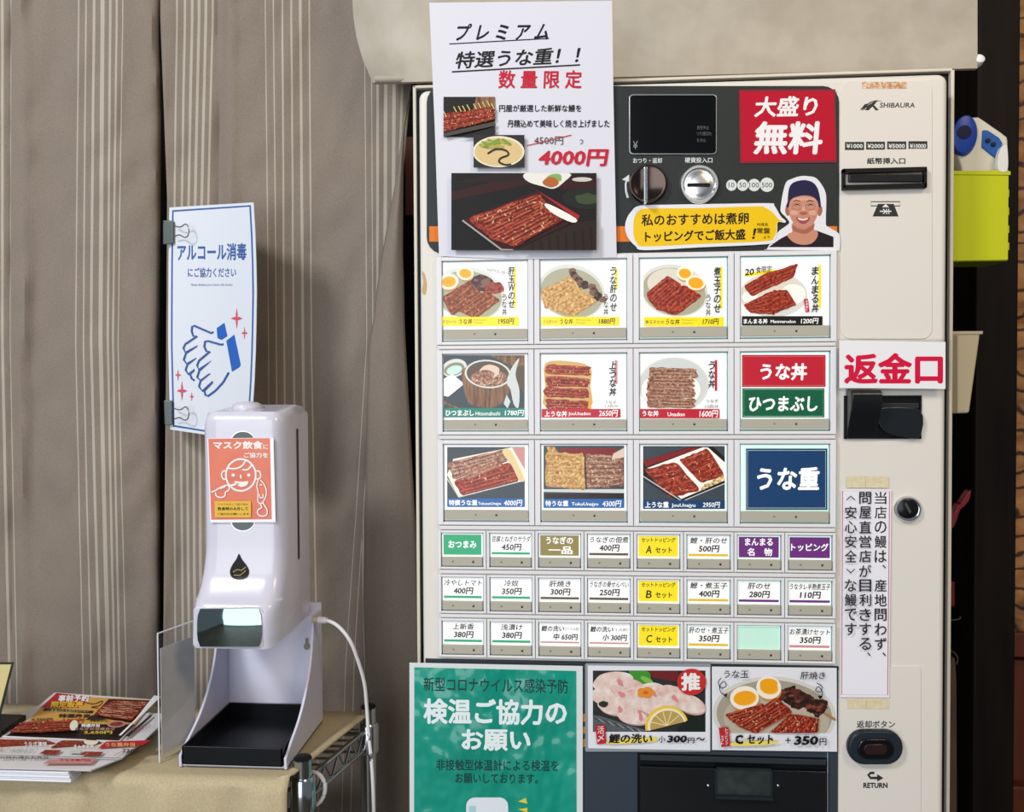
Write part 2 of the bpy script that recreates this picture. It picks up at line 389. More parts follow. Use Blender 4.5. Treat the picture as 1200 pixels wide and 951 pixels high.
# cabinet shell with rim round the door, added black backing inside paints the shade of the gap
b = MB(); b.box(xl, xl+.004, .03, .42, .02, zt); b.box(xr-.004, xr, .03, .42, .02, zt); b.box(xl, xr, .03, .42, zt-.0035, zt); b.box(xl, xr, .40, .42, .02, zt); b.box(xl, xr, .03, .42, .0, .05)
b.build('cabinet', M('#d8cfbd', .4), vm, bevel=.0012, segs=2)
MB().box(xl+.004, xr-.004, .036, .05, .05, zt-.004).build('gap_backing', black, vm)
a = P(487, 87, .05); MB().box(a.x, .47, .05, .40, zt+.0005, zt+.008).build('top_plate', M('#cfc3ab', .6), vm, bevel=.002, segs=2)
# door: rounded slab
def rrz(x0, x1, z0, z1, r, n=6):
    out = []
    for cx, cz, a0 in ((x1-r, z1-r, 0), (x0+r, z1-r, 90), (x0+r, z0+r, 180), (x1-r, z0+r, 270)):
        for k in range(n+1): t = math.radians(a0+90*k/n); out.append((cx+r*math.cos(t), cz+r*math.sin(t)))
    return out
o2 = rrz(X0, X1, .10, ZT, .010)
MB().prism([Vector((x, 0, z)) for x, z in o2], [Vector((x, .03, z)) for x, z in o2]).build('front_door', cream, vm, bevel=.007, segs=5)
# inlaid plates on the right column
for nm, (x0, y0, x1, y1, r) in {'bill_panel': (985, 94.5, 1092.5, 397, 12), 'return_panel': (985, 780, 1079.5, 990, 4)}.items():
    pprism(nm, rr(x0, y0, x1, y1, r), -.0009, .001, cream, vm, bevel=.0005, segs=2)
# dark coin panel
pprism('coin_panel', rr(500, 100.5, 983.5, 297, 19), -.0012, .001, dark, vm, bevel=.0004, segs=2)
A = Art(front(-.0013)); dotm = M('#3d4544', .4)
for j in range(16):
    for i in range(19): A.ell(727+i*13.6+(j % 2)*6.8, 107+j*12, .65, .65, dotm, n=6, lift=False)
A.build('dot_pattern', vm)
for x0, x1 in ((503, 516), (716, 748), (965, 981)): A = Art(front(-.0013)); A.rect(x0, 265, x1, 280 if x0 > 900 else 283, M('#e2781e')); A.build('orange_stripe', vm)
A = Art(front(-.0013)); wt = M('#d8dcd8', .5)
A.view(710, 60, 3.804)
A.text('おつり・返却', 121, 475, 250, 499, wt, .02); A.build('coin_panel_lettering', vm); A = Art(A.t).view(710, 60, 3.804); A.text('硬貨投入口', 352, 473, 475, 497, wt, .02); A.build('coin_panel_lettering', vm)
A = Art(front(-.0013)).view(710, 60, 3.804); A.line([(98, 653), (90, 625), (88, 595), (93, 568), (101, 552)], [10, 9, 8, 7, 4], wt).poly([(72, 572), (104, 550), (104, 582)], wt); A.build('turn_arrow', vm)
for cx, r, s, w in ((560, 24, '10', 13), (610, 25, '50', 15), (661, 27, '100', 21), (718, 31, '500', 23)):
    A = Art(front(-.0013)).view(710, 60, 3.804); A.ell(cx, 597-(r-24)*.3, r, r*1.03, wt).text(s, cx-w, 585, cx+w, 607, M('#3a3f3d'), .0); A.build('coin_mark', vm)
# display
pprism('display_bezel', rr(737, 110, 840.5, 181, 5), -.003, 0, M('#9a9d9c', .3, .6), vm, bevel=.0008)
db = pprism('display', rr(738.5, 111.5, 839, 179.5, 4), -.0034, -.001, gloss, vm)
A = Art(front(-.0035)).view(710, 60, 3.804); dg = M('#8c9090', .5)
A.text('¥', 121, 400, 142, 436, dg); A.build('yen_mark', db); A = Art(A.t).view(710, 60, 3.804); A.text('発売中止', 406, 331, 460, 349, M('#5f6464')).text('つり銭切れ', 404, 358, 472, 376, M('#5f6464')).text('札中止', 406, 388, 446, 405, M('#5f6464')); A.build('display_lettering', db)
# change-return knob and coin slot
def lathe_px(px, py, Yb, prof, k=.00093): return MB().lathe(P(px, py, Yb), (0, -1, 0), [(r*k, h*k) for r, h in prof], 40)
kb = lathe_px(759, 216.5, -.001, [(22, 0), (22, 5), (21, 7), (18.5, 7.2), (17, 6.5), (.1, 6.5)]).build('change_knob', chromed, vm, smooth=True)
pprism('knob_ridge', rr(754.6, 195, 759.2, 237, 2), -.016, -.005, chrome, kb, bevel=.0008)
cs = lathe_px(819, 216.5, -.001, [(22.5, 0), (22.5, 3), (21, 5), (18.5, 5), (17, 3), (15.5, 3), (13, 4.4), (8, 5.4), (.1, 5.6)]).build('coin_slot', M('#e4e4e2', .28, 1), vm, smooth=True)
pprism('slot_mouth', rr(805.5, 214.5, 832.5, 218.5, 1.5), -.0072, -.004, black, cs)
# right column: logo, bill slot ...
A = Art(front(-.0010)).view(970, 60, 3.804); ink = M('#2e3231', .5); rust = MN('peeled tape rust', [(.35, '#b9835a'), (.5, '#d4a47c'), (.62, '#e6d6c2'), (.7, '#9c5f3a')], 260, rough=.8)
A.rect(153, 137, 352, 167, rust); A.build('tape_residue', vm); A = Art(A.t).view(970, 60, 3.804)
A.poly([(143, 263), (165, 236), (182, 232), (170, 246), (188, 236), (205, 226), (222, 222), (206, 240), (228, 262), (214, 264), (199, 246), (183, 263), (165, 262), (175, 250)], ink)
A.line([(150, 264), (163, 258), (170, 243), (190, 228), (215, 220), (240, 222)], [1, 4, 5, 5, 4, 1], ink)
A.text('SHIBAURA', 232, 229, 388, 251, ink, .012, shear=.1); A.build('maker_logo', vm)
for x0, x1, s in ((77, 162, '¥1000'), (171, 255, '¥2000'), (265, 350, '¥5000'), (360, 444, '¥10000')):
    A = Art(A.t).view(970, 60, 3.804); A.rect(x0, 404-(x0-77)*.012, x1, 440-(x0-77)*.02, M('#34342f')).text(s, x0+6, 412, x1-6, 432, wt, .03); A.build('bill_mark', vm)
A = Art(A.t).view(970, 60, 3.804); A.text('紙幣挿入口', 175, 474, 346, 503, ink, .025); A.build('bill_lettering', vm); A = Art(A.t).view(970, 60, 3.804)
A.frame(192, 670, 323, 689, 4, ink).poly([(224, 680), (294, 680), (316, 736), (200, 736)], ink).poly([(258, 680), (274, 695), (242, 695)], M('#e3dfd6', .4))
A.line([(232, 713), (284, 713)], 5, M('#e3dfd6', .4)).line([(262, 702), (262, 726)], 4, M('#e3dfd6', .4)).line([(272, 702), (272, 726)], 4, M('#e3dfd6', .4)).line([(247, 703), (258, 713), (247, 724)], 5, M('#e3dfd6', .4))
A.build('bill_symbol', vm)
def recess(name, x0, y0, x1, y1, Yf, depth, m, parent, wall=2.0):
    """dark mouth: raised frame bars with a pit between them (sits proud of the door)"""
    b = MB()
    def bar(a0, b0, a1, b1, Ya, Yb):
        p, q = P(a0, b0, Ya), P(a1, b1, Ya); b.box(p.x, q.x, Ya, Yb, q.z, p.z)
    bar(x0, y0, x1, y0+wall, Yf, 0); bar(x0, y1-wall, x1, y1, Yf, 0); bar(x0, y0, x0+wall, y1, Yf, 0); bar(x1-wall, y0, x1, y1, Yf, 0); bar(x0, y0, x1, y1, -.0004, .0002)
    return b.build(name, m, parent, bevel=.0006, segs=2)
bs = recess('bill_slot', 988, 197.5, 1086.5, 219.5, -.007, .01, black, vm, 3)
pprism('bill_lip', rr(995, 203, 1082, 213, 2), -.0055, -.0004, M('#17191a', .25), bs, bevel=.001)
cr = recess('refund_outlet', 989.5, 463.5, 1080, 514, -.0025, .01, black, vm, 2)
b = MB()      # curved lever of the refund outlet
pf = [(-.0035, 514), (-.010, 500), (-.016, 486), (-.020, 478), (-.021, 462), (-.018, 456.5), (-.006, 456)]
def lev(x0, x1):
    L = [P(x0, y, Y) for Y, y in pf]+[Vector((P(x0, 456, -.001).x, -.001, P(x0, 456, -.001).z)), Vector((P(x0, 513, -.001).x, -.001, P(x0, 513, -.001).z))]
    xx = P(x0, 485, -.004).x; xy = P(x1, 485, -.004).x
    return [Vector((xx, p.y, p.z)) for p in L], [Vector((xy, p.y, p.z)) for p in L]
b.prism(*lev(992, 1027)).build('refund_lever', M('#14171a', .22), cr, bevel=.002, segs=3)
pprism('refund_flap', smoothp([(1027, 486), (1032, 500), (1042, 508), (1058, 511.5), (1078, 512), (1078, 480), (1027, 478)], 4), -.006, -.001, M('#181c20', .2), cr, bevel=.0012)
pprism('refund_rail', rr(1028, 472, 1077, 478.5, 1), -.0045, -.001, M('#2b3034', .3), cr, bevel=.0006)
# lock
lk = lathe_px(1063, 596, -.0004, [(15, 0), (15, 3), (13.5, 5), (12.2, 5), (12, 3.4), (.1, 3.4)]).build('lock', chrome, vm, smooth=True)
lathe_px(1063.5, 595.5, -.0035, [(11.4, 0), (11.4, 1.6), (10, 2.6), (.1, 2.6)]).build('lock_barrel', M('#202222', .25, .6), lk, smooth=True)
pprism('keyhole', [(1060, 590), (1062, 588), (1068, 599), (1066, 602)], -.0066, -.0054, M('#8d9090', .3, 1), lk)
# return button
A = Art(front(-.0011)).view(970, 600, 2.709)
A.text('返却ボタン', 92, 661, 214, 684, ink, .02); A.build('return_lettering', vm); A = Art(A.t).view(970, 600, 2.709); A.text('RETURN', 113, 858, 190, 875, ink, .04); A.build('return_lettering', vm); A = Art(A.t).view(970, 600, 2.709)
A.line([(148, 827), (136, 827), (129, 833), (136, 843), (160, 843)], [8, 8, 8, 8, 8], ink).poly([(157, 831), (177, 843), (157, 854)], ink)
A.build('return_arrow', vm)
rb = pprism('return_button', rr(994, 856.5, 1059, 896.5, 19.5, 8), -.009, 0, M('#222a33', .35), vm, bevel=.003, segs=4)
rk = pprism('button_key', rr(1005.5, 866, 1048, 889.5, 11.5, 8), -.011, -.006, M('#0c0d10', .18), rb, bevel=.0012)
pprism('button_lens', rr(1013, 872, 1039.5, 884, 5.5, 6), -.0118, -.006, M('#2b1c1e', .15), rk, bevel=.0006)
# chips and dirt on the door edge
A = Art(front(-.0003)); A.poly(smoothp([(494, 318), (498, 322), (500, 335), (498, 345), (494, 341), (496, 330)], 3), M('#c9a878', .8)); A.build('paint_chip', vm)

# ---- button board
ZR = {}
W8 = .0537
def zof(py): return P(745, py, 0).z
ROWS = [(298, 402.2), (408.4, 508.5), (515, 615.2), (621.9, 667.6), (674.2, 719.8), (726.2, 771.6)]
za, zb = zof(296.5), zof(773)
MB().box(-.0012, 8*W8+.0012, -.0014, .0005, zb, za).build('button_board', M('#d3d0cc', .45), vm)
for (y0, y1) in ((402.6, 408), (509, 514.4), (615.8, 621.4), (668.2, 673.6), (720.4, 725.6)):
    MB().box(.002, 8*W8-.001, -.0048, -.001, zof(y1-.6), zof(y0+.6)).build('row_rail', M('#e0dedb', .35), vm, bevel=.0006, segs=2)
cover = clear('button cover acrylic', .22, ior=1.36)
reveal = M('#8d9f9a', .3)
white_fr = M('#e6e4e6', .4)
E_ = .22
PLc = pal(E_, ' lit'); PL = PLc
back = M('#d6f3ea', .4, 0, .5); backw = M('#f4f4f2', .4, 0, .55)
barm = M('#b3ae9e', .45); mark = M('#858073', .5)
def cell(cx, w, row, dims, label, glow):
    """one push button: frame, lit panel behind, grey press bar, clear cover; returns the button object"""
    zt_, zb_ = zof(ROWS[row][0]), zof(ROWS[row][1]); x0, x1 = cx+.0004, cx+w-.0004
    u0, u1, v0, v1 = dims; W, H = x1-x0, zt_-zb_
    wx0, wx1, wz1, wz0 = x0+W*u0, x0+W*u1, zt_-H*v0, zt_-H*v1
    b = MB(); f = -.0052
    b.box(x0, wx0, f, -.001, zb_, zt_); b.box(wx1, x1, f, -.001, zb_, zt_); b.box(wx0, wx1, f, -.001, wz1, zt_); b.box(wx0, wx1, f, -.001, zb_, wz0)
    o = b.build('menu_button', white_fr, vm, bevel=.0005, segs=2); o['label'] = label
    b = MB().box(wx0, wx1, -.0019, -.0012, wz0, wz1); g = .0011
    for q in ((wx0, wx0+g, wz0, wz1), (wx1-g, wx1, wz0, wz1), (wx0, wx1, wz1-g, wz1), (wx0, wx1, wz0, wz0+g*1.6)): b.box(q[0], q[1], -.0023, -.0018, q[2], q[3], 1)
    b.build('light_panel', [glow, reveal], o)
    return o, (wx0, wx1, wz0, wz1), (x0, x1, zb_, zt_)
def finish(o, w, bar0, big):
    wx0, wx1, wz0, wz1 = w; H = wz1-wz0; zb1 = wz1-H*bar0
    m = .0015 if big else .0012
    bo = MB().box(wx0+m, wx1-m, -.0052, -.0015, wz0+H*.03, zb1).build('press_bar', barm, o, bevel=.0006, segs=2)
    zc = (wz0+H*.03+zb1)/2; A = Art(lambda x, z, l: Vector((x, -.00525-l, z))); r = .0011 if big else .0012
    xa, xb = wx0+(wx1-wx0)*.38 if big else wx0+(wx1-wx0)*.28, wx0+(wx1-wx0)*(.62 if big else .76)
    A.ell(xa, zc, r, r, mark, n=12); A.build('dot_mark', bo); A = Art(A.t); k_ = r*.18
    A.poly([(xb+sx*r*p-sy*k_*q, zc+sy*r*p+sx*k_*q) for sx, sy, p, q in ((-1, -1, 1, 1), (-1, -1, 0, 2), (-1, 1, 1, -1), (-1, 1, 1, 1), (-1, 1, 0, 2), (1, 1, 1, -1), (1, 1, 1, 1), (1, 1, 0, 2), (1, -1, 1, -1), (1, -1, 1, 1), (1, -1, 0, 2), (-1, -1, 1, -1))], mark); A.build('cross_mark', bo)
    MB().box(wx0, wx1, -.0048, -.0046, zb1, wz1).build('cover', cover, o)

def big(c, r, label, art, glow=None):
    o, w, full = cell(c*2*W8, 2*W8, r, (.055, .945, .045, .965), label, glow or back)
    A = Art(front(-.0021), 1.2e-5); art(A); A.build('menu_card', o)
    finish(o, w, .845, True)
C = PL
def bowl_of(A, cx, cy, rx, ry, rot=0, inner=None):
    A.ell(cx, cy, rx, ry, C['bowl'], rot, 40); A.ell(cx, cy+ry*.04, rx*.93, ry*.90, inner or C['bowlin'], rot, 40)

def a11(A):
    A.clip = (516, 306, 609.5, 383); A.slab([(513.5, 304), (615, 304), (615, 384), (513.5, 384)], C['white'], .0002); A.view(500, 290, 4.324)
    bowl_of(A, 215, 235, 180, 135, 12); blob(A, 275, 180, 70, 45, C['liver']); blob(A, 345, 205, 48, 32, C['reel']); blob(A, 300, 175, 25, 18, C['liverl'])
    for x, y in ((250, 165), (285, 195), (330, 200), (310, 160)): blob(A, x, y, 12, 7, C['liverl'])
    eel(A, [(75, 255), (215, 165), (280, 235), (130, 350)], C['eel'], C['eell'], C['eeld'], 4, 7, hi=C['eelh']); eel(A, [(150, 320), (300, 215), (375, 265), (250, 360)], C['eel'], C['eell'], C['eeld'], 4, 7, hi=C['eelh'])
    egg(A, 112, 172, 50, 40, 34, 26, C, -8); egg(A, 195, 130, 43, 34, 30, 22, C, 10)
    A.rect(440, 100, 452, 305, C['yellow']); A.vtext('肝玉Wのせ', 428, 98, 308, 34, C['ink'], .02, shear=.1); A.vtext('うな丼', 394, 235, 345, 24, C['ink'], .01)
    A.text('60円お得！', 305, 98, 405, 118, C['grey'], 0, dy=22)
    A.rect(75, 350, 467, 396, C['yellow']); A.text('肝玉Wのせ', 82, 368, 150, 384, C['brown']).text('うな丼', 162, 360, 230, 388, C['ink'], .02, shear=.1).text('Kimotama', 240, 362, 300, 370, C['olive']).text('Unadon', 240, 376, 285, 384, C['olive']).text('1950円', 362, 358, 440, 388, C['ink'], .02, shear=.1)
def a12(A):
    A.clip = (633, 306, 728, 383); A.slab([(629, 304), (733, 304), (733, 384), (629, 384)], C['white'], .0002); A.view(500, 290, 4.324)
    bowl_of(A, 735, 225, 172, 138, 14)
    for i in range(16): t = i/15; blob(A, 735+150*t+jit(14), 135+115*t+jit(16), 20, 15, C['liver'] if i % 3 else C['liverl'])
    eel(A, [(580, 215), (730, 145), (775, 200), (600, 320)], C['yeel'], C['yeell'], C['eell'], 4, 7, hi=C['yeelh']); eel(A, [(610, 310), (760, 195), (868, 270), (740, 350)], C['yeel'], C['yeell'], C['eell'], 4, 7, hi=C['yeelh'])
    A.rect(955, 105, 967, 210, C['yellow']); A.vtext('うな肝のせ', 944, 98, 325, 34, C['ink'], .02, shear=.1); A.vtext('うな丼', 908, 235, 345, 24, C['ink'], .01)
    A.rect(580, 350, 976, 395, C['yellow']); A.text('うな肝のせ', 592, 368, 662, 384, C['brown']).text('うな丼', 674, 360, 740, 388, C['ink'], .02, shear=.1).text('Kimonose', 758, 362, 830, 370, C['olive']).text('Unadon', 758, 376, 805, 384, C['olive']).text('1880円', 872, 358, 952, 388, C['ink'], .02, shear=.1)
def a13(A):
    A.clip = (754, 307.5, 849, 382.5); A.slab([(749, 304), (850.5, 304), (850.5, 384), (749, 384)], C['white'], .0002); A.view(740, 290, 4.324)
    bowl_of(A, 215, 218, 175, 132, 12, C['bowlin']); A.ell(190, 180, 110, 75, C['riced'])
    eel(A, [(70, 235), (185, 140), (258, 190), (120, 310)], C['reel'], C['reell'], C['reeld'], 5, 6); eel(A, [(115, 310), (262, 185), (360, 245), (225, 345)], C['reel'], C['reell'], C['reeld'], 5, 6)
    egg(A, 270, 130, 42, 36, 30, 24, C, 8); egg(A, 325, 178, 50, 36, 37, 27, C, 10)
    A.rect(448, 97, 461, 310, C['yellow']); A.vtext('煮玉子のせ', 433, 98, 332, 36, C['ink'], .025, shear=.1); A.vtext('うな丼', 389, 238, 348, 26, C['ink'], .01)
    A.rect(63, 352, 468, 398, C['yellow']); A.text('煮玉子のせ', 70, 368, 165, 386, C['brown'], .01).text('うな丼', 172, 362, 243, 390, C['ink'], .02, shear=.1).text('Nitamagonose', 255, 364, 330, 371, C['olive']).text('Unadon', 255, 378, 310, 386, C['olive']).text('1710円', 360, 360, 440, 390, C['ink'], .02, shear=.1)
def a14(A):
    A.clip = (869, 307.5, 965.5, 381.5); A.slab([(867.5, 304), (972, 304), (972, 382.5), (867.5, 382.5)], C['white'], .0002); A.view(740, 290, 4.324)
    A.ell(720, 240, 172, 112, C['bowl'], 0, 40); A.ell(715, 225, 158, 88, C['riced']); rice(A, 820, 235, 62, 50, C['rice'], C['riced'], C['white']); rice(A, 600, 250, 40, 30, C['rice'], C['riced'], C['white'], 14)
    A.poly([(720, 110), (735, 122), (575, 150), (575, 130)], C['yellow']); A.text('20', 573, 108, 620, 142, C['ink'], .03, dy=-4, shear=.1).text('食限定', 630, 97, 712, 132, C['ink'], .01, dy=-8)
    eel(A, [(568, 195), (700, 120), (730, 190), (610, 248)], C['reel'], C['reell'], C['reeld'], 4, 6); eel(A, [(690, 130), (845, 78), (822, 150), (725, 195)], C['reel'], C['reell'], C['reeld'], 4, 6)
    eel(A, [(565, 290), (720, 215), (730, 340), (600, 330)], C['reel'], C['reell'], C['reeld'], 5, 6); eel(A, [(715, 215), (790, 215), (838, 290), (720, 335)], C['reel'], C['reell'], C['reeld'], 4, 6)
    A.rect(948, 88, 960, 305, C['yellow']); A.vtext('まんまる丼', 929, 95, 332, 36, C['ink'], .025, shear=.1); A.poly([(873, 260), (894, 258), (902, 325), (882, 328)], C['red']).vtext('お持帰り', 888, 264, 324, 11, C['white'])
    A.rect(560, 347, 968, 394, C['black']); A.text('まんまる丼', 568, 360, 690, 386, C['white'], .03).text('Manmarudon', 705, 366, 832, 382, C['white'], .02).text('1200円', 858, 357, 945, 386, C['white'], .02, shear=.1)
    A.rect(984, 95, 992, 360, C['black'])
def a21(A):
    A.clip = (519.5, 416, 614.8, 489); A.slab([(516, 413), (616, 413), (616, 490), (516, 490)], C['white'], .0002); A.view(500, 290, 4.324)
    A.rect(80, 545, 500, 820, C['slate']); A.poly([(320, 545), (500, 545), (500, 620), (430, 600)], C['wood']); A.ell(140, 610, 65, 45, C['bowl'], -15); A.ell(140, 615, 52, 32, C['bowlsh'], -15); A.ell(140, 620, 40, 22, C['mint'], -15)
    A.poly([(85, 665), (130, 640), (190, 690), (110, 755), (85, 750)], C['white']); A.poly([(85, 775), (165, 812), (150, 815), (85, 790)], C['wood'])
    A.poly(smoothp([(180, 665), (200, 605), (410, 600), (425, 680), (400, 770), (330, 810), (225, 795), (195, 740)], 3), C['wood']); 
    for i in range(6): x = 200+i*38; A.line([(x, 690+10*math.sin(i)), (x+8, 790)], 3, C['brown'])
    A.ell(310, 640, 118, 72, C['bowl'], 5); A.ell(310, 640, 108, 64, C['brown'], 5); rice(A, 315, 660, 92, 44, C['meel'], C['meell'], C['meelh'], 50); blob(A, 320, 625, 55, 30, C['meelh']); blob(A, 300, 640, 40, 20, C['meel'])
    A.poly(smoothp([(440, 640), (470, 600), (500, 610), (500, 730), (470, 710), (450, 680)], 3), C['brown']); A.poly(smoothp([(405, 680), (430, 610), (470, 560), (450, 640), (470, 720), (465, 810), (440, 790), (425, 720)], 3), C['lgrey']); A.poly([(390, 790), (405, 745), (425, 780), (410, 815)], C['lgrey'])
    A.rect(85, 812, 500, 860, C['teal']); A.text('ひつまぶし', 95, 822, 240, 852, C['white'], .03).text('Hitsumabushi', 248, 830, 372, 850, C['white'], .01).text('1780円', 395, 822, 490, 852, C['white'], .02, shear=.1)
def a22(A):
    A.clip = (633, 415, 729, 489); A.slab([(630.5, 413), (732.5, 413), (732.5, 490), (630.5, 490)], C['white'], .0002); A.view(500, 290, 4.324)
    A.poly(smoothp([(600, 585), (720, 575), (830, 605), (830, 700), (825, 815), (605, 815), (600, 700)], 3), C['yeell'])
    for y in (590, 650, 705, 765): eel(A, [(602+jit(8), y), (828+jit(8), y+12), (826+jit(6), y+58), (603+jit(8), y+50)], C['reel'], C['reell'], C['reeld'], 3, 7, hi=C['eelh'], jag=.06)
    A.poly([(825, 760), (815, 815), (835, 815)], C['yolk'])
    A.rect(952, 570, 966, 690, C['pink']); A.vtext('上うな丼', 941, 573, 755, 36, C['ink'], .025, shear=.1); A.text('うなぎ', 905, 775, 960, 790, C['brown']).text('1.5匹分', 905, 795, 970, 808, C['brown'])
    A.rect(583, 817, 982, 861, C['red']); A.text('上うな丼', 597, 827, 712, 856, C['white'], .03).text('JouUnadon', 718, 832, 830, 854, C['white'], .02).text('2650円', 872, 822, 966, 856, C['white'], .02, shear=.1)
def a23(A):
    A.clip = (750, 417, 843.5, 490); A.slab([(747.5, 414), (850, 414), (850, 491), (747.5, 491)], C['white'], .0002); A.view(740, 290, 4.324)
    A.ell(215, 695, 178, 140, C['bowl'], 0, 40); A.ell(215, 690, 166, 128, C['lgrey'], 0, 40); rice(A, 200, 720, 150, 95, C['rice'], C['riced'], C['lgrey'], 40)
    for y, x0, x1 in ((605, 90, 335), (655, 82, 318), (705, 75, 322), (755, 78, 325)): eel(A, [(x0, y), (x1, y+8), (x1-4, y+56), (x0+4, y+56)], C['meel'], C['meell'], C['meeld'], 3, 6, hi=C['meelh'], jag=.05)
    A.rect(422, 570, 434, 725, C['red']); A.vtext('うな丼', 405, 575, 715, 34, C['ink'], .025, shear=.1); A.text('うなぎ', 378, 768, 440, 785, C['ink']).text('1/2匹分', 372, 795, 440, 812, C['ink'])
    A.rect(43, 817, 446, 864, C['red']); A.text('うな丼', 55, 825, 138, 855, C['white'], .03).text('Unadon', 183, 834, 270, 854, C['white'], .02).text('1600円', 343, 823, 436, 860, C['white'], .02, shear=.1)
def a24(A):
    A.slab([(869, 415), (968.7, 415), (967, 489.5), (870, 489.5)], C['white'], .0002); A.view(740, 290, 4.324)
    A.rect(560, 543, 984, 706, C['red']); A.frame(568, 551, 977, 698, 1.6, C['pink']); A.text('うな丼', 650, 585, 888, 672, C['white'], .035, shear=.05)
    A.rect(562, 712, 978, 860, C['green']); A.frame(570, 718, 972, 854, 1.6, C['mint']); A.text('ひつまぶし', 592, 752, 942, 830, C['white'], .035, shear=.05)
def box_photo(A, x0, y0, x1, y1): A.rect(x0, y0, x1, y1, C['lacqd'])
def a31(A):
    A.slab([(516.5, 518.5), (618, 517.5), (618, 596), (516.5, 596)], C['white'], .0002); A.clip = (524, 523.5, 615, 594); A.view(500, 500, 4.8)
    A.rect(115, 110, 552, 405, C['slate']); A.poly([(115, 270), (150, 180), (480, 115), (552, 240), (552, 300), (180, 395)], C['cream']); A.poly([(480, 115), (552, 115), (552, 240)], C['pink'])
    eel(A, [(118, 200), (440, 125), (475, 185), (150, 300)], C['meel'], C['meell'], C['reeld'], 5, 9, hi=C['meelh']); eel(A, [(150, 300), (470, 195), (525, 305), (205, 390)], C['reel'], C['reell'], C['reeld'], 5, 9, hi=C['meelh']); eel(A, [(200, 250), (400, 170), (430, 215), (230, 300)], C['meel'], C['meell'], C['reell'], 3, 8, hi=C['meelh'])
    A.poly(smoothp([(425, 140), (470, 130), (548, 290), (520, 300), (480, 220)], 3), C['yeelh']); A.line([(115, 290), (180, 395), (552, 300)], 6, C['lgrey'])
    A.rect(115, 402, 552, 450, C['blue']); A.text('特撰うな重', 125, 410, 285, 442, C['white'], .03).text('TokusenUnajyu', 290, 422, 418, 444, C['white'], .02).text('4000円', 433, 410, 535, 445, C['white'], .02, shear=.1)
def a32(A):
    A.slab([(633, 517.5), (734, 518.5), (734, 597), (633, 597)], C['white'], .0002); A.clip = (637, 522, 731.5, 595); A.view(500, 500, 4.8)
    A.rect(655, 105, 1112, 405, C['slate']); A.rect(750, 120, 1070, 165, C['lacq']); A.poly([(655, 350), (1112, 350), (1112, 372), (655, 365)], C['lgrey']); A.rect(655, 374, 1112, 405, C['lacqd'])
    eel(A, [(670, 140), (885, 150), (895, 355), (665, 335)], C['yeel'], C['yeell'], C['eell'], 7, 10, 60, hi=C['yeelh']); eel(A, [(892, 150), (1108, 165), (1108, 330), (900, 352)], C['meel'], C['meell'], C['meeld'], 7, 10, 60, hi=C['yeelh'])
    A.poly([(672, 110), (720, 112), (740, 145), (690, 150)], C['yeel']); A.poly([(1050, 150), (1110, 118), (1110, 170), (1040, 185)], C['meelh']); A.line([(890, 160), (892, 240), (897, 350)], [6, 10, 8], C['liver'])
    A.rect(655, 404, 1112, 455, C['blue']); A.text('特うな重', 668, 414, 797, 446, C['white'], .03).text('TokuUnajyu', 815, 424, 965, 448, C['white'], .02).text('4300円', 987, 414, 1092, 450, C['white'], .02, shear=.1)
def a33(A):
    A.slab([(750, 520), (850.5, 520), (850.5, 597), (750, 597)], C['white'], .0002); A.clip = (753.5, 522.5, 849.5, 596); A.view(740, 500, 4.8)
    A.rect(62, 108, 525, 420, C['slate']); A.poly([(62, 190), (330, 112), (460, 112), (525, 170), (525, 320), (290, 415), (62, 270)], C['lacqd']); A.poly([(65, 190), (330, 115), (400, 115), (80, 225)], C['lacq']); A.poly([(80, 235), (400, 115), (430, 115), (525, 200), (525, 300), (280, 405)], C['rice'])
    eel(A, [(250, 195), (70, 240), (215, 400), (390, 355)], C['reel'], C['reell'], C['reeld'], 5, 9, hi=C['reelh']); eel(A, [(430, 120), (265, 185), (390, 315), (525, 275)], C['reel'], C['reell'], C['reeld'], 5, 9, hi=C['reelh'])
    for k in range(14): blob(A, 400+120*k/13+jit(6), 345-60*k/13+jit(8), 12, 9, C['yeelh'] if k % 2 else C['yeel'])
    A.line([(62, 275), (285, 418), (525, 318)], 5, C['lgrey']); A.line([(62, 290), (270, 420)], 5, C['black'])
    A.rect(62, 412, 525, 462, C['navy']); A.text('上うな重', 76, 420, 210, 454, C['white'], .03).text('JouUnajyu', 225, 430, 360, 456, C['white'], .02).text('2950円', 400, 422, 495, 454, C['white'], .02, shear=.1)
def a34(A):
    A.slab([(872.5, 524), (970, 524), (970.5, 599), (873, 599)], C['mint'], .0002); A.view(740, 500, 4.8)
    A.rect(645, 122, 1102, 466, C['navy']); A.frame(653, 132, 1092, 456, 3, C['lgrey']); A.text('うな重', 702, 225, 1055, 355, C['white'], .035, shear=.05)
bigs = [[(a11, 'lit button card of eel bowl with two egg halves at left and liver'), (a12, 'lit button card of golden eel bowl with dark livers'), (a13, 'lit button card of eel bowl with two egg halves at right'), (a14, 'lit button card of heaped eel bowl with black price strip')],
        [(a21, 'lit button card of wooden rice tub with green price strip'), (a22, 'lit button card of stacked eel pieces with red price strip'), (a23, 'lit button card of round white eel bowl with red price strip'), (a24, 'plain card, red upper half and green lower half')],
        [(a31, 'lit button card of slanted eel box priced 4000 yen'), (a32, 'lit button card of eel box priced 4300 yen'), (a33, 'lit button card of dark eel box priced 2950 yen'), (a34, 'plain navy blue button card')]]
for r in range(3):
    for c in range(4): big(c, r, bigs[r][c][1], bigs[r][c][0], backw if c < 2 else back)
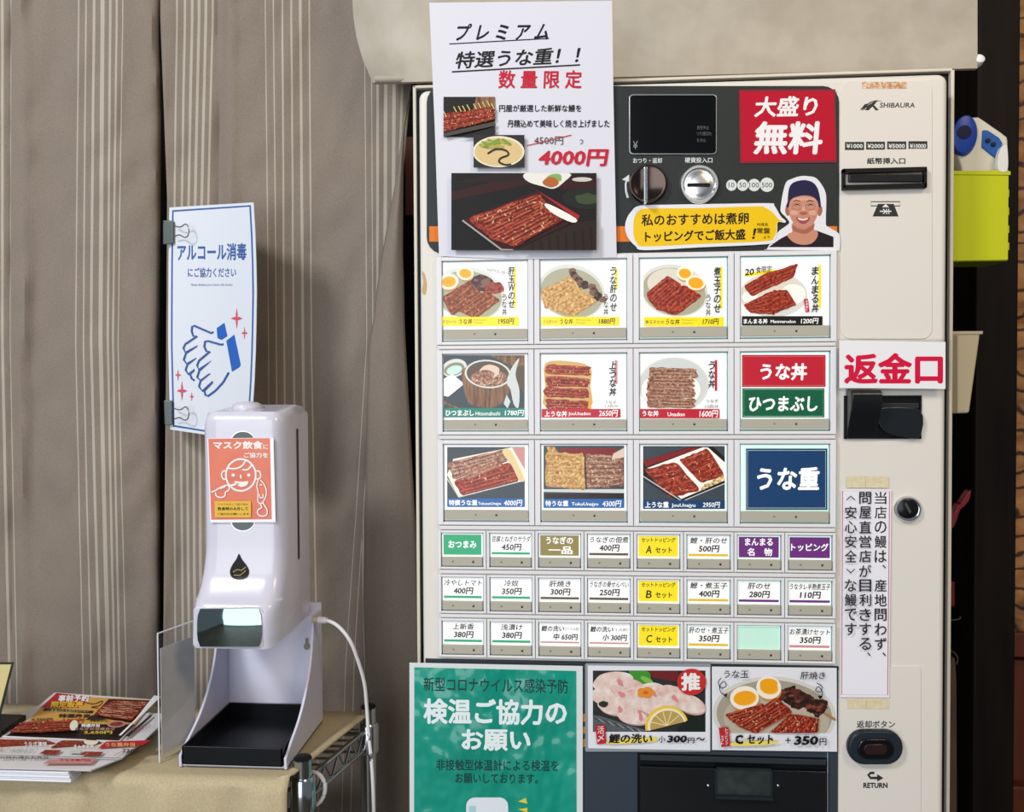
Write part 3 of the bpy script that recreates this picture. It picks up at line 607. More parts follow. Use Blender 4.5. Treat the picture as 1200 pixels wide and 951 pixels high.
SM = [[('t', 'emer', ['おつまみ']), ('p', '豆腐とねぎのサラダ', '450円', 'emer'), ('t', 'olive', ['うなぎの', '一品']), ('p', 'うなぎの佃煮', '400円', 'brown'), ('s', 'A'), ('p', '鯉・肝のせ', '500円', 'gold'), ('t', 'purple', ['まんまる', '名　物']), ('t', 'purple', ['トッピング'])],
      [('p', '冷やしトマト', '400円', 'emer'), ('p', '冷奴', '350円', 'emer'), ('p', '肝焼き', '300円', 'brown'), ('p', 'うなぎの骨せんべい', '250円', 'brown'), ('s', 'B'), ('p', '鯉・煮玉子', '400円', 'gold'), ('p', '肝のせ', '280円', 'purple'), ('p', 'うなタレ半熟煮玉子', '110円', 'purple')],
      [('p', '上新香', '380円', 'emer'), ('p', '浅漬け', '380円', 'emer'), ('w', '鯉の洗い', '（２〜３人前）', '中 650円'), ('w', '鯉の洗い', '（１人前）', '小 300円'), ('s', 'C'), ('p', '肝のせ・煮玉子', '350円', 'gold'), ('n',), ('p', 'お茶漬けセット', '350円', 'pink')]]
cname = dict(emer='green', olive='olive', brown='brown', gold='yellow', purple='purple', pink='pink')
ordn = ['top', 'middle', 'bottom']; coln = ['first', 'second', 'third', 'fourth', 'fifth', 'sixth', 'seventh', 'last']
for r in range(3):
    for c in range(8):
        d = SM[r][c]; k = d[0]
        what = {'t': 'plain %s heading card' % cname.get(str(d[1]) if len(d) > 1 else '', ''), 'p': 'white price card with %s line' % cname.get(str(d[-1]), ''), 's': 'yellow set card', 'w': 'white price card with pink line', 'n': 'blank pale green card'}[k]
        o, w, full = cell(c*W8, W8, 3+r, (.055, .945, .06, .945), 'small button, %s, %s of the %s small row' % (what, coln[c], ordn[r]), backw if c < 5 else back)
        x0, x1, z0, z1 = full; W, H = x1-x0, z1-z0
        A = Art(lambda u, v, l, x0=x0, z1=z1, W=W, H=H: Vector((x0+u*W, -.0021-l, z1-v*H)), 1.2e-5)
        sh = .02 if c > 5 else 0
        A.slab([(.09, .09+sh), (.91, .09+sh), (.91, .655+sh), (.09, .655+sh)], C['mint'] if k == 'n' else C['white'], .0002)
        T_ = C['ink']
        if k == 't':
            A.rect(.1, .12, .9, .64, C[d[1]])
            if len(d[2]) == 1: n = len(d[2][0]); A.text(d[2][0], .5-.08*n*.93, .27, .5+.08*n*.93, .47, C['white'], .03)
            else: A.text(d[2][0], .22, .15, .78, .34, C['white'], .03); A.text(d[2][1], .27, .40, .77, .60, C['white'], .03)
        elif k == 'p':
            n = len(d[1]); hw = min(.40, .075*n); A.text(d[1], .5-hw, .14, .5+hw, .30, T_, .02, shear=.12); A.text(d[2], .30, .34, .71, .52, T_, .03, shear=.1); A.rect(.1, .56, .9, .62, C[d[3]])
        elif k == 's':
            A.rect(.1, .12, .9, .64, C['yellow']); A.text('セットトッピング', .15, .155, .84, .275, T_, .025, shear=.1); A.text(d[1], .24, .36, .36, .56, T_, .02, shear=.1); A.text('セット', .44, .40, .78, .55, T_, .025)
        elif k == 'w':
            A.text(d[1], .11, .16, .58, .31, T_, .025, shear=.1); A.text(d[2], .58, .20, .90, .28, T_); A.text(d[3], .36, .36, .86, .53, T_, .03, shear=.1); A.rect(.1, .57, .9, .61, C['pink'])
        A.build('menu_card', o); finish(o, w, .705, False)

# ---- lower panel with the ticket outlet
pz = lambda y: P(745, y, 0).z
b = MB(); L = P(499, 800, 0).x; Rr = P(982, 800, 0).x; cl, crx = P(747, 900, 0).x, P(971, 900, 0).x
b.box(L, cl, -.0015, .001, .45, pz(775.5)); b.box(cl, crx, -.0015, .001, pz(881), pz(775.5)); b.box(crx, Rr, -.0015, .001, .45, pz(775.5))
b.build('lower_panel', slate, vm, bevel=.0004, segs=2)
MB().box(L, Rr, -.0022, -.0012, pz(779), pz(776)).build('panel_strip', M('#2a3038', .35), vm)
b = MB(); t = .003
b.box(cl, crx, -.0006, .0004, .48, pz(881)); 
ot = b.build('ticket_outlet', M('#0f1215', .3), vm)
a, c = P(750, 898, -.006), P(968, 1010, -.006); MB().box(a.x, c.x, -.006, -.003, c.z, a.z).build('outlet_flap', M('#12161a', .12, coat=.5), ot, bevel=.001)
a, c = P(750, 884, -.003), P(968, 896, -.003); MB().box(a.x, c.x, -.004, -.001, c.z, a.z).build('outlet_lintel', M('#2d3338', .3), ot, bevel=.0006)
recess_o = (838, 899, 905.5, 936)
a, c = P(838, 899, -.008), P(905.5, 934, -.008); b = MB(); b.box(a.x, a.x+.0015, -.008, -.006, c.z, a.z); b.box(c.x-.0015, c.x, -.008, -.006, c.z, a.z); b.box(a.x, c.x, -.008, -.006, a.z-.0015, a.z); b.box(a.x, c.x, -.012, -.006, c.z-.0015, c.z+.001)
b.box(a.x+.0015, c.x-.0015, -.0062, -.006, c.z, a.z, 1); b.build('flap_handle', [M('#20262b', .25), MN('smoky recess', [(.3, '#242b2c'), (.7, '#343c3b')], 60, rough=.2)], ot, bevel=.0004, segs=2)
for x in (830, 912): MB().lathe(P(x, 920, -.006), (0, -1, 0), [(.0014, 0), (.0014, .0006), (.0001, .001)], 12).build('flap_screw', chrome, ot, smooth=True)
A = Art(front(-.0016)).view(680, 760, 3.871); og = M('#dd8a2e')
for q in ((5, 294, 34, 330), (8, 352, 24, 384), (5, 408, 34, 444)): A = Art(A.t).view(680, 760, 3.871); A.rect(*q, og); A.build('orange_mark', vm)
A = Art(A.t).view(680, 760, 3.871); A.line([(1122, 470), (1122, 739)], 4, M('#8f979c', .3)); A.build('panel_seam', vm)

# ------------------------------------------------------------------ notices stuck on the machine
D = pal(0, ' print', .4)
pgloss = .16
lam = clear('laminate film', .06)
def notice(name, art, label, cat='notice', th=.0005): o = art.build(name); return tag(o, label, cat)

# price poster
A = Art(front(-.0062)); pw_ = M('#d9d8e0', .4)
A.slab([(503, 3.2), (717.2, .8), (719, 120), (722.7, 301.5), (600, 303.5), (514.5, 300), (509.5, 150)], pw_, .0006)
A.view(480, 0, 3.069); bk, rd = M('#17161a', .4), M('#c4152f', .4)
A.text('プ レ ミ ア ム', 160, 85, 497, 147, bk, .03, dy=-4, shear=.25).line([(143, 158), (502, 138)], 4, bk)
A.text('特選うな重！！', 160, 186, 605, 248, bk, .022, dy=-20, shear=.2).line([(152, 258), (613, 233)], 5, bk)
A.text('数 量 限 定', 318, 252, 618, 318, rd, .022, shear=.05)
A.text('円屋が厳選した新鮮な鰻を', 322, 376, 618, 402, bk, .018).text('丹精込めて美味しく焼き上げました', 352, 430, 719, 458, bk, .02)
A.text('4500円', 448, 490, 552, 520, M('#4a4648'), 0).line([(422, 523), (582, 485)], 3, rd).line([(612, 502), (623, 504), (622, 512), (615, 518)], 2.5, bk)
A.text('4000円', 460, 536, 708, 597, rd, .03, shear=.15)
def fr(x0, y0, x1, y1): q0, q1 = A.T((x0, y0)), A.T((x1, y1)); A.clip = (*q0, *q1)
C = D
fr(122, 348, 307, 492); A.rect(122, 348, 307, 492, M('#1f1c18')); A.poly([(240, 348), (307, 348), (307, 400), (225, 410)], D['wood'])
for i in range(5): eel(A, [(118+i*37, 410-i*5), (158+i*37, 402-i*5), (166+i*37, 462-i*9), (120+i*37, 476-i*9)], D['reel'], D['reell'], D['reeld'], 3, 5, 16, hi=D['reelh'])
for x, y in ((122, 400), (158, 383), (175, 381), (190, 380), (206, 376), (230, 373), (246, 369), (262, 366), (278, 362), (294, 372)): A.line([(x, y), (x+11, y+20)], 3.5, M('#d8c268'))
A.poly([(122, 480), (307, 436), (307, 452), (122, 492)], M('#4b463c')); A.poly([(180, 492), (307, 455), (307, 492)], M('#23201c'))
fr(230, 485, 413, 602); A.rect(230, 485, 413, 602, M('#2c2a28')); A.ell(320, 545, 93, 56, M('#e8dfc4'), 0, 40); A.ell(320, 546, 86, 50, M('#d9bd84'), 0, 40)
for i in range(14): blob(A, 275+jit(30)+i*4, 518+jit(10), 20, 6, M('#7d9a3e') if i % 2 else M('#b4a552'), rot=random.uniform(-40, 40))
A.line(smoothp([(280, 552), (310, 536), (345, 540), (355, 556), (328, 568), (322, 582), (345, 592), (365, 590)], 6, False), 6, M('#26241f'))
fr(150, 622, 672, 899); A.rect(150, 622, 672, 899, M('#16110f')); A.poly([(150, 690), (420, 625), (600, 622), (672, 640), (672, 700), (440, 660), (150, 720)], M('#35130f')); A.poly([(150, 660), (300, 622), (672, 622), (672, 630), (300, 655)], M('#241614'))
A.poly(smoothp([(408, 632), (440, 618), (575, 622), (560, 650), (520, 678), (480, 670), (430, 655)], 3), M('#e6e4dc')); blob(A, 520, 640, 28, 16, M('#7fae5e')); blob(A, 508, 655, 30, 18, M('#b5622a')); A.ell(620, 645, 36, 8, M('#c9c7c0')); A.ell(640, 712, 90, 40, M('#1f1f1b')); blob(A, 640, 715, 45, 20, M('#3b4a2c'))
A.poly([(460, 685), (612, 775), (600, 800), (440, 700)], M('#a9222a')); A.poly([(190, 790), (460, 685), (605, 790), (370, 899), (330, 899)], M('#3a0f0c'))
eel(A, [(208, 785), (465, 695), (500, 740), (285, 850)], D['reel'], D['reell'], D['reeld'], 6, 9, 50, hi=D['reelh']); eel(A, [(275, 850), (500, 740), (555, 790), (375, 890)], D['reel'], D['reell'], D['reeld'], 6, 9, 50, hi=D['reelh'])
A.poly(smoothp([(485, 738), (505, 735), (598, 785), (585, 800), (520, 770)], 3), D['rice']); A.line([(190, 792), (330, 897), (372, 899)], 6, M('#a9a39c')); A.poly([(385, 899), (600, 800), (672, 790), (672, 899)], M('#2a1a10'))
for i in range(8): x = 440+i*30; A.line([(x, 870-i*8), (x+6, 899)], 7, M('#1a110b'))
A.clip = None; notice('price_poster', A, 'tall white price poster with premium eel box offer, above the button board at left', 'poster')

# red sign
A = Art(front(-.0020)); A.slab([(865.5, 105), (979, 104.5), (981, 190.5), (867, 191.5)], M('#7d3038', .15), .0004); A.poly([(867.5, 107), (977, 106.2), (978.8, 187.5), (869, 189)], M('#b80f2c', .5, spec=.15))
A.view(710, 60, 3.804); wh = M('#efecea', .4)
A.text('大盛り', 660, 202, 940, 294, wh, .03, dy=-4, shear=.1).text('無料', 655, 312, 962, 460, wh, .035, shear=.08); notice('red_sign', A, 'square red sign with large white brush characters beside the display', 'sign')

# speech bubble and chef cut-outs
A = Art(front(-.0030)); A.view(720, 220, 6)
A.slab(smoothp([(75, 285), (85, 220), (120, 165), (180, 125), (400, 118), (760, 112), (1090, 108), (1125, 125), (1170, 200), (1205, 232), (1195, 245), (1150, 242), (1145, 300), (1130, 360), (1080, 395), (600, 418), (215, 438), (150, 410), (95, 350)], 4), M('#e7e6ea', .3), .0005)
A.poly(smoothp([(133, 290), (140, 210), (175, 160), (240, 145), (600, 142), (1000, 130), (1060, 140), (1110, 170), (1150, 215), (1190, 240), (1148, 240), (1140, 300), (1120, 350), (1060, 375), (600, 395), (215, 412), (160, 390), (138, 345)], 4), M('#efc313', .35))
bk2 = M('#23140c', .45)
A.text('私のおすすめは煮卵', 190, 185, 945, 270, bk2, .025, dy=-14).text('トッピングでご飯大盛', 215, 305, 922, 382, bk2, .028, dy=-18).text('！', 966, 285, 985, 358, bk2, .03, shear=.2)
A.text('料理長', 1003, 246, 1082, 268, bk2).text('常盤', 1003, 280, 1094, 320, bk2, .01).text('より', 1048, 335, 1094, 355, bk2)
notice('speech_bubble_sticker', A, 'yellow speech bubble cut-out with brush writing below the coin slot', 'sticker')
A = Art(front(-.0024)); A.view(860, 200, 9.23)
A.slab(smoothp([(362, 845), (378, 810), (480, 660), (560, 600), (600, 560), (560, 500), (512, 450), (505, 400), (530, 240), (565, 125), (620, 90), (720, 58), (820, 60), (890, 80), (950, 150), (990, 230), (1000, 320), (995, 560), (1010, 600), (1080, 640), (1135, 680), (1150, 740), (1140, 855), (1080, 862), (380, 855)], 3), M('#e6e4e8', .3), .0005)
sk, skd, skl, lipc = M('#c98a72', .4), M('#a8664f', .4), M('#d9a48c', .4), M('#a84850', .4); navy = M('#211f45', .4); shirt = M('#241820', .4); dk = M('#2a1a18', .4)
A.poly(smoothp([(378, 826), (480, 750), (580, 695), (700, 640), (860, 640), (960, 670), (1078, 715)], 4, False)+[(1078, 826)], shirt)
A.poly(smoothp([(640, 560), (860, 560), (862, 630), (905, 660), (900, 720), (840, 785), (740, 800), (650, 775), (585, 715), (590, 680), (632, 655)], 4), sk); A.poly(smoothp([(640, 590), (700, 625), (770, 635), (858, 580), (860, 630), (780, 680), (700, 670), (638, 640)], 4), skd)
A.ell(580, 435, 24, 52, skd, -8); A.ell(932, 435, 24, 56, skd, 10)
A.poly(smoothp([(584, 330), (600, 260), (760, 235), (905, 270), (918, 360), (912, 430), (895, 500), (860, 565), (820, 605), (760, 622), (700, 610), (645, 560), (610, 500), (594, 430)], 4), sk)
A.poly(smoothp([(640, 300), (760, 285), (870, 300), (860, 330), (760, 322), (650, 332)], 4), skl); A.ell(652, 455, 45, 28, skl); A.ell(850, 455, 42, 28, skl); A.ell(752, 410, 18, 50, skl)
A.poly(smoothp([(565, 385), (582, 330), (595, 200), (640, 130), (750, 100), (840, 118), (895, 170), (925, 260), (940, 380), (920, 390), (905, 330), (850, 280), (760, 265), (670, 282), (610, 320), (592, 390)], 4), navy)
for cx in (682, 828):
    A.line([(cx-42, 332), (cx-10, 318), (cx+38, 330)], [4, 10, 5], dk); A.line([(cx-30, 372), (cx, 362), (cx+30, 372)], [4, 9, 4], dk); A.arc(cx, 385, 52, 34, 0, 360, 2.2, M('#7c6a62'), 24)
A.line([(734, 375), (775, 375)], 2.5, M('#7c6a62')); A.poly(smoothp([(712, 455), (735, 440), (770, 440), (795, 455), (770, 470), (735, 470)], 3), skd)
A.poly(smoothp([(675, 500), (745, 512), (820, 500), (800, 545), (750, 568), (700, 548)], 4), lipc); A.poly(smoothp([(692, 508), (745, 518), (805, 508), (785, 530), (745, 538), (705, 528)], 3), M('#efe2cf'))
A.line([(640, 500), (660, 480)], 3, skd).line([(855, 480), (870, 505)], 3, skd)
notice('portrait_sticker', A, 'cut-out photo sticker of a smiling person in navy cap and dark shirt', 'sticker')

# refund notice, overhanging the right edge
A = Art(front(-.0095)); A.slab(rr(981, 397, 1115, 458, 3), clear('laminate edge', .1, (.93, .93, .93)), .0004); A.slab([(983.5, 398.5), (1108, 400.5), (1108, 455.5), (983.5, 454.5)], M('#eeecee', .25), .0003)
A.view(970, 300, 2.974); pr = M('#d3143f', .4)
A.text('返金口', 56, 337, 402, 445, pr, .04); notice('refund_notice', A, 'small laminated white notice with three fat red characters over the refund outlet', 'notice')

# vertical notice
A = Art(front(-.0022)); A.slab([(986, 572.5), (1044.5, 573), (1042, 817), (984.5, 816.5)], M('#eceaf0', .35), .0004); A.line([(987.5, 575), (1042.5, 575.4), (1040.2, 814), (986.3, 813.6)], 1.0, M('#c2606a'), closed=True)
for st, xc, y0, n in (('当店の鰻は、産地問わず、', 1032, 576, 17.1), ('問屋直営店が目利きする、', 1014, 576, 17.1), ('︿安心安全﹀な鰻です', 997, 576, 17.1)): A.vtext(st, xc, y0, y0+n*len(st), 14, M('#23201f'), .01, .84)
notice('vertical_notice', A, 'narrow white strip with three vertical lines of black writing beside the lock', 'notice')
tp = MN('yellowed tape', [(.3, '#d8c79c'), (.7, '#e4d9b8')], 200, rough=.4)
for (x0, y0, x1, y1), w in (((992, 557.5, 1041.5, 571), 'above'), ((993, 818.5, 1042, 830), 'below')):
    A = Art(front(-.0012)); A.slab([(x0, y0), (x1, y0+.6), (x1, y1+.4), (x0, y1)], tp, .0001); A.line([(x0+22, y0), (x0+22.4, y1)], .5, M('#b9a878')); notice('tape_strip', A, 'yellowed clear tape strip %s the vertical white notice' % w, 'tape')

# green temperature poster
A = Art(front(-.0040), 4e-5); A.slab([(479.8, 776), (682.8, 780), (683, 1068), (480, 1066)], M('#d9dedd', .2), .0006)
tg = MN('teal print', [(.35, '#118a76'), (.65, '#169983')], 8, rough=.14, bump=0)
ntg = tg.node_tree; nz_ = ntg.nodes.new('ShaderNodeTexNoise'); nz_.inputs['Scale'].default_value = 5; nz_.inputs['Detail'].default_value = 2; bp_ = ntg.nodes.new('ShaderNodeBump'); bp_.inputs['Strength'].default_value = .4; bp_.inputs['Distance'].default_value = .03
ntg.links.new(nz_.outputs['Fac'], bp_.inputs['Height']); ntg.links.new(bp_.outputs['Normal'], ntg.nodes['Principled BSDF'].inputs['Normal'])
A.poly([(485.5, 781.5), (675.5, 785.8), (676, 1061), (485, 1060)], tg); A.view(470, 760, 4.978); tk = M('#1e3b3c', .3); tw = M('#e4eeee', .3)
A.text('新型コロナウイルス感染予防', 131, 163, 975, 247, tk, .014, dy=14).text('検温ご協力の', 130, 287, 968, 437, tw, .035, dy=10).text('お願い', 352, 467, 756, 593, tw, .035, dy=3)
A.text('非接触型体温計による検温を', 205, 643, 918, 708, tk, .008, dy=6).text('お願いしております。', 317, 725, 798, 783, tk, .008, dy=4)
A.poly(rr(380, 866, 625, 1400, 50), M('#dfe6ea', .3)).rect(396, 915, 437, 1100, M('#a9d0d8', .3)).poly([(682, 890), (728, 868), (737, 902)], M('#dfcf4a', .3)).poly([(682, 935), (737, 926), (737, 955)], M('#dfcf4a', .3))
notice('temperature_poster', A, 'large green laminated poster with white lettering at the machine bottom left', 'poster')

# two picture cards under the buttons
A = Art(front(-.0034), 3e-5); A.view(680, 760, 3.871); A.slab(rr(22, 65, 592, 466, 8), M('#8d959a', .15), .0004); A.slab([(34, 75), (588, 82), (588, 460), (36, 450)], M('#e3e3e8', .3), .0003)
fr(57, 98, 568, 376); A.rect(57, 95, 568, 380, M('#2a2b2c')); A.poly([(310, 100), (440, 98), (450, 150), (330, 130)], M('#6e1d20')); A.poly(smoothp([(57, 300), (200, 340), (300, 375), (57, 375)], 3), M('#565a5e')); A.poly(smoothp([(470, 330), (520, 280), (568, 270), (568, 376), (440, 376)], 3), M('#15201a'))
for i in range(10): A.line([(60+i*22, 310+i*6), (90+i*22, 330+i*6)], 4, M('#8f9698') if i % 2 else M('#3a3d40'))
blob(A, 275, 125, 55, 32, M('#3f8f2e'), rot=25); blob(A, 300, 140, 30, 12, M('#79b84a'), rot=25)
fish = MN('pale raw fish', [(.3, '#d9b5a9'), (.5, '#e2cbc0'), (.7, '#efe3dc')], 110, rough=.3); fish2 = MN('pink raw fish', [(.3, '#d6a79e'), (.5, '#e0c0b6'), (.7, '#ead6cd')], 110, rough=.3); fi2 = M('#d9848a'); fi3 = M('#ead2c8')
for cx, cy, rx, ry, rt in ((150, 150, 90, 45, -10), (120, 215, 70, 40, 10), (235, 190, 100, 48, 15), (170, 260, 85, 40, 5), (330, 205, 90, 50, 10), (260, 270, 90, 45, -10), (420, 210, 80, 45, 15), (370, 260, 95, 45, -5), (500, 250, 70, 40, 20), (240, 310, 70, 30, 10)):
    A.ell(cx+3, cy+6, rx*1.02, ry*1.02, M('#c39a90'), rt); blob(A, cx, cy, rx, ry, fish if rx % 20 else fish2, .1, rot=rt); A.line([(cx-rx*.7, cy+ry*.2), (cx, cy-ry*.25), (cx+rx*.7, cy+ry*.1)], [1, 5, 1], fi3)
for x, y in ((185, 205), (180, 275), (275, 310), (430, 225), (180, 150), (330, 200), (270, 290)): blob(A, x, y, 18, 9, fi2, .3, rot=random.uniform(0, 90))
for k in range(5): t = k*72; A.ell(297+22*math.cos(math.radians(t)), 198+13*math.sin(math.radians(t)), 20, 13, M('#e58a2a'), n=12)
A.ell(297, 198, 12, 8, M('#c9661a')); blob(A, 105, 250, 22, 14, M('#24301c'))
A.ell(392, 348, 98, 90, M('#e9c23f'), -14, 24, True, 180, 360); A.ell(394, 350, 88, 80, M('#efe4bf'), -14, 24, True, 180, 360); A.ell(395, 350, 78, 70, M('#b99c56'), -14, 24, True, 180, 360)
for k in range(1, 6): t = math.radians(180+k*30-14); A.line([(393, 348), (393+76*math.cos(t), 350+68*math.sin(t))], 4, M('#e6d8a6'))
A.clip = None; A.ell(505, 150, 66, 60, M('#c22b26')).text('推', 457, 108, 545, 190, wh, .045)
A.poly([(68, 348), (112, 343), (118, 428), (76, 433)], M('#b8252a')).vtext('活〆', 93, 350, 425, 30, wh); A.poly(smoothp([(125, 418), (200, 408), (340, 400), (335, 420), (230, 428), (130, 432)], 3), M('#ecd75c')).text('鯉の洗い', 128, 385, 326, 428, bk, .035, shear=.08).text('小', 355, 394, 386, 425, bk, .012, dy=2).text('300', 392, 393, 482, 425, bk, .045, shear=.15).text('円', 488, 403, 518, 428, bk, .02).text('〜', 525, 402, 566, 416, bk, .03)
notice('sashimi_card', A, 'picture card of pale sliced raw fish with a lemon wedge under the buttons', 'card')
A = Art(front(-.0036), 3e-5); A.view(680, 760, 3.871); A.slab([(597, 80), (1163, 86), (1165, 466), (598, 458)], M('#e3e3e8', .3), .0003)
fr(600, 88, 1160, 382); A.ell(880, 300, 280, 175, M('#d2cfc6'), 3, 48); A.ell(880, 300, 262, 158, M('#a39a88'), 3, 48); A.ell(890, 320, 240, 130, M('#b9ad98'), 3, 48)
for i in range(12): t = i/11; blob(A, 925+175*t+jit(14), 205+75*t+jit(22), 34, 26, D['liver'] if i % 3 else M('#5a2620'), .25)
for i in range(16): blob(A, 925+jit(30)+i*12, 210+i*5+jit(25), 12, 7, M('#7b3f30') if i % 2 else M('#2a1512'), .3)
A.line([(1105, 290), (1158, 322)], 11, M('#a97a4a'))
egg(A, 855, 175, 57, 52, 40, 28, D, 12); egg(A, 745, 222, 66, 54, 50, 32, D, -6); A.ell(855, 158, 40, 24, D['yolk'])
eel(A, [(655, 298), (830, 245), (850, 285), (700, 340)], D['reel'], D['reell'], D['reeld'], 4, 8, 30, hi=D['reelh']); eel(A, [(700, 345), (895, 220), (965, 290), (800, 385)], D['reel'], D['reell'], D['reeld'], 6, 9, 50, hi=D['reelh']); eel(A, [(860, 380), (955, 295), (1085, 315), (1075, 385)], D['reel'], D['reell'], D['reeld'], 5, 9, 50, hi=D['reelh'])
A.clip = None; A.text('うな玉', 650, 98, 762, 132, bk, .006, shear=.1).text('肝焼き', 998, 104, 1110, 138, bk, .006, shear=.1)
A.line(smoothp([(640, 132), (626, 152), (640, 178), (662, 168), (652, 148), (632, 170), (640, 200), (660, 212)], 5, False), 3.5, bk).poly([(648, 208), (668, 200), (662, 220)], bk)
A.line(smoothp([(1072, 155), (1096, 170), (1090, 195), (1068, 190), (1080, 172), (1098, 195), (1092, 222)], 5, False), 3.5, bk).poly([(1078, 212), (1102, 212), (1088, 230)], bk)
A.poly([(628, 358), (672, 354), (682, 440), (640, 446)], M('#b8252a')).vtext('トッピング', 664, 360, 438, 12, wh).vtext('セット', 645, 392, 438, 12, wh)
A.poly(smoothp([(690, 425), (800, 418), (900, 420), (860, 434), (700, 440)], 3), M('#ecd75c')).text('C', 702, 390, 740, 432, bk, .06).text('セット', 755, 390, 875, 432, bk, .04, shear=.05).text('＋', 930, 402, 955, 428, bk, .04).text('350', 968, 395, 1078, 436, bk, .045, shear=.12).text('円', 1086, 405, 1117, 438, bk, .015)
notice('topping_card', A, 'picture card of eel bowl with two eggs and liver skewer under the buttons', 'card')

# ------------------------------------------------------------------ blind above the machine
def interp(x, xs, ys):
    if x <= xs[0]: return ys[0]
    for i in range(len(xs)-1):
        if x <= xs[i+1]: t = (x-xs[i])/(xs[i+1]-xs[i]); return ys[i]+(ys[i+1]-ys[i])*t
    return ys[-1]
vin = MN('cream vinyl cloth', [(.35, '#aaa190'), (.65, '#b5ac9c')], 30, rough=.55, bump=.05)
bl = thing('rolled_blind', 'cream vinyl blind hanging above the vending machine', 'blind', P(780, 60, .13))
mb = MB(); NX, NZ = 40, 14
ys = [-90, -40, 0, 20, 45, 70, 97]; xsL = [409, 411, 413, 414, 418, 425, 437]
for i in range(NX+1):
    for k in range(NZ+1):
        t = i/NX; y = -90+(187-17*t)*k/NZ; xL = interp(y, ys, xsL); xR = 1145.5
        x = xL+(xR-xL)*t; cur = .035*max(0, 1-t*9)**2
        Y = .115+cur+.004*mnoise.noise(Vector((x*.012, y*.02, 0)))+.00008*(y-97)
        mb.v.append(P(x, y, Y))
n1 = len(mb.v); mb.v += [v+Vector((0, .006, 0)) for v in mb.v]
def q_(i, k): return i*(NZ+1)+k
for i in range(NX):
    for k in range(NZ):
        a = (q_(i, k), q_(i+1, k), q_(i+1, k+1), q_(i, k+1)); mb.f += [a, tuple(j+n1 for j in a[::-1])]; mb.mi += [0, 0]
for i in range(NX):
    for k in (0, NZ): mb.f.append((q_(i, k), q_(i+1, k), q_(i+1, k)+n1, q_(i, k)+n1)); mb.mi.append(0)
for k in range(NZ):
    for i in (0, NX): mb.f.append((q_(i, k), q_(i, k+1), q_(i, k+1)+n1, q_(i, k)+n1)); mb.mi.append(0)
mb.build('blind_cloth', vin, bl, smooth=True)
a, c = P(440, 93, .127), P(1143, 77, .127)
MB().tube([a, c], .005, 10).build('bottom_bar', M('#a8a090', .5), bl, smooth=True)
a = P(1143, 76, .122); d = P(1149.5, 66, .110)
MB().tube([a, a.lerp(d, .3), a.lerp(d, .8), d], [.005, .0065, .0062, .003], 14).build('end_cap', M('#f1efe9', .3), bl, smooth=True)

# ------------------------------------------------------------------ striped curtain
cloth = MN('taupe cotton', [(.3, '#75695f'), (.5, '#85796e'), (.7, '#95897d')], 700, (1, 1, .25), rough=.9, bump=.12, detail=6, spec=.1)
stripe = MN('pale cotton stripe', [(.3, '#a59c8d'), (.7, '#b9b0a1')], 900, (1, 1, .25), rough=.9, bump=.12, detail=6, spec=.1)
def curtain_panel(name, cols_, parent, Yf, ytop=-90, ybot=1180, th=.0012):
    """cols_ = [(x positions at the listed heights, material of the strip to the right)]"""
    hs = [-90, 20, 100, 230, 400, 600, 780, 1180]; NY = 90
    ups = []                                   # refine wide strips
    for i in range(len(cols_)):
        ups.append((cols_[i][0], cols_[i][1]))
        if i < len(cols_)-1:
            w = max(abs(a-b) for a, b in zip(cols_[i][0], cols_[i+1][0])); n = int(w//6)
            for j in range(1, n+1): ups.append(([a+(b-a)*j/(n+1) for a, b in zip(cols_[i][0], cols_[i+1][0])], cols_[i][1]))
    mb = MB(); nc = len(ups)
    for xs, m in ups:
        for k in range(NY+1):
            y = ytop+(ybot-ytop)*k/NY; x = interp(y, hs, xs)
            mb.v.append(P(x, y, Yf(x, y)))
    for i in range(nc-1):
        for k in range(NY):
            q = i*(NY+1)+k; mb.f.append((q, q+NY+1, q+NY+2, q+1)); mb.mi.append(ups[i][1])
    o = mb.build(name, [cloth, stripe], parent, smooth=True)
    md = o.modifiers.new('thickness', 'SOLIDIFY'); md.thickness = th; md.offset = 0
    return o
def fold(x, y, s):
    lo = min(1, max(0, (y-200)/500))
    return .007*math.sin(x/23.+s)*(.5+.5*lo)+.010*lo*mnoise.noise(Vector((x*.02, y*.008, s)))+.006*mnoise.noise(Vector((x*.04+y*.012, y*.02-x*.01, s+9)))
def stripes(gs):
    """gs = [(top, mid, bottom, width)] -> column list; heights -90 20 100 230 400 600 780 1180"""
    out = []
    for t, m, b_, w in gs:
        def xs(o): return [t+o, t+o, t+(m-t)*.25+o, t+(m-t)*.6+o, m+o, m+(b_-m)*.5+o, b_+o, b_+(b_-m)*.4+o]
        out += [(xs(-w/2), 1), (xs(w/2), 0)]
    return out
ct = thing('striped_curtain', 'taupe split curtain with pale vertical stripes behind the table', 'curtain', (P(250, 900, .2).x, .2, .25))
e = lambda *a: list(a)
left = [(e(-90, -90, -90, -90, -90, -90, -90, -90), 0)]+stripes([(-30, -30, -26, 3), (-12, -14, -8, 3), (3, 3, 11, 3.2), (13, 12, 20, 1.4), (92.5, 89, 97.5, 1.5), (101, 98, 107, 1.8), (110.5, 107, 117, 3), (120.5, 118, 127, 4.6), (129.5, 126.5, 134, 2.6), (137, 132.5, 140, 2.4), (144, 138.5, 148, 1.4)])+[(e(189, 189, 188.5, 188, 187, 187, 188, 189), 0)]
cL = lambda x, y: .195+fold(x, y, 0)-.010*math.exp(-((x-24)/14)**2)+.007*math.exp(-((x-16)/6)**2)+.012*max(0, (x-175)/14)**2
curtain_panel('curtain_panel', left, ct, cL)
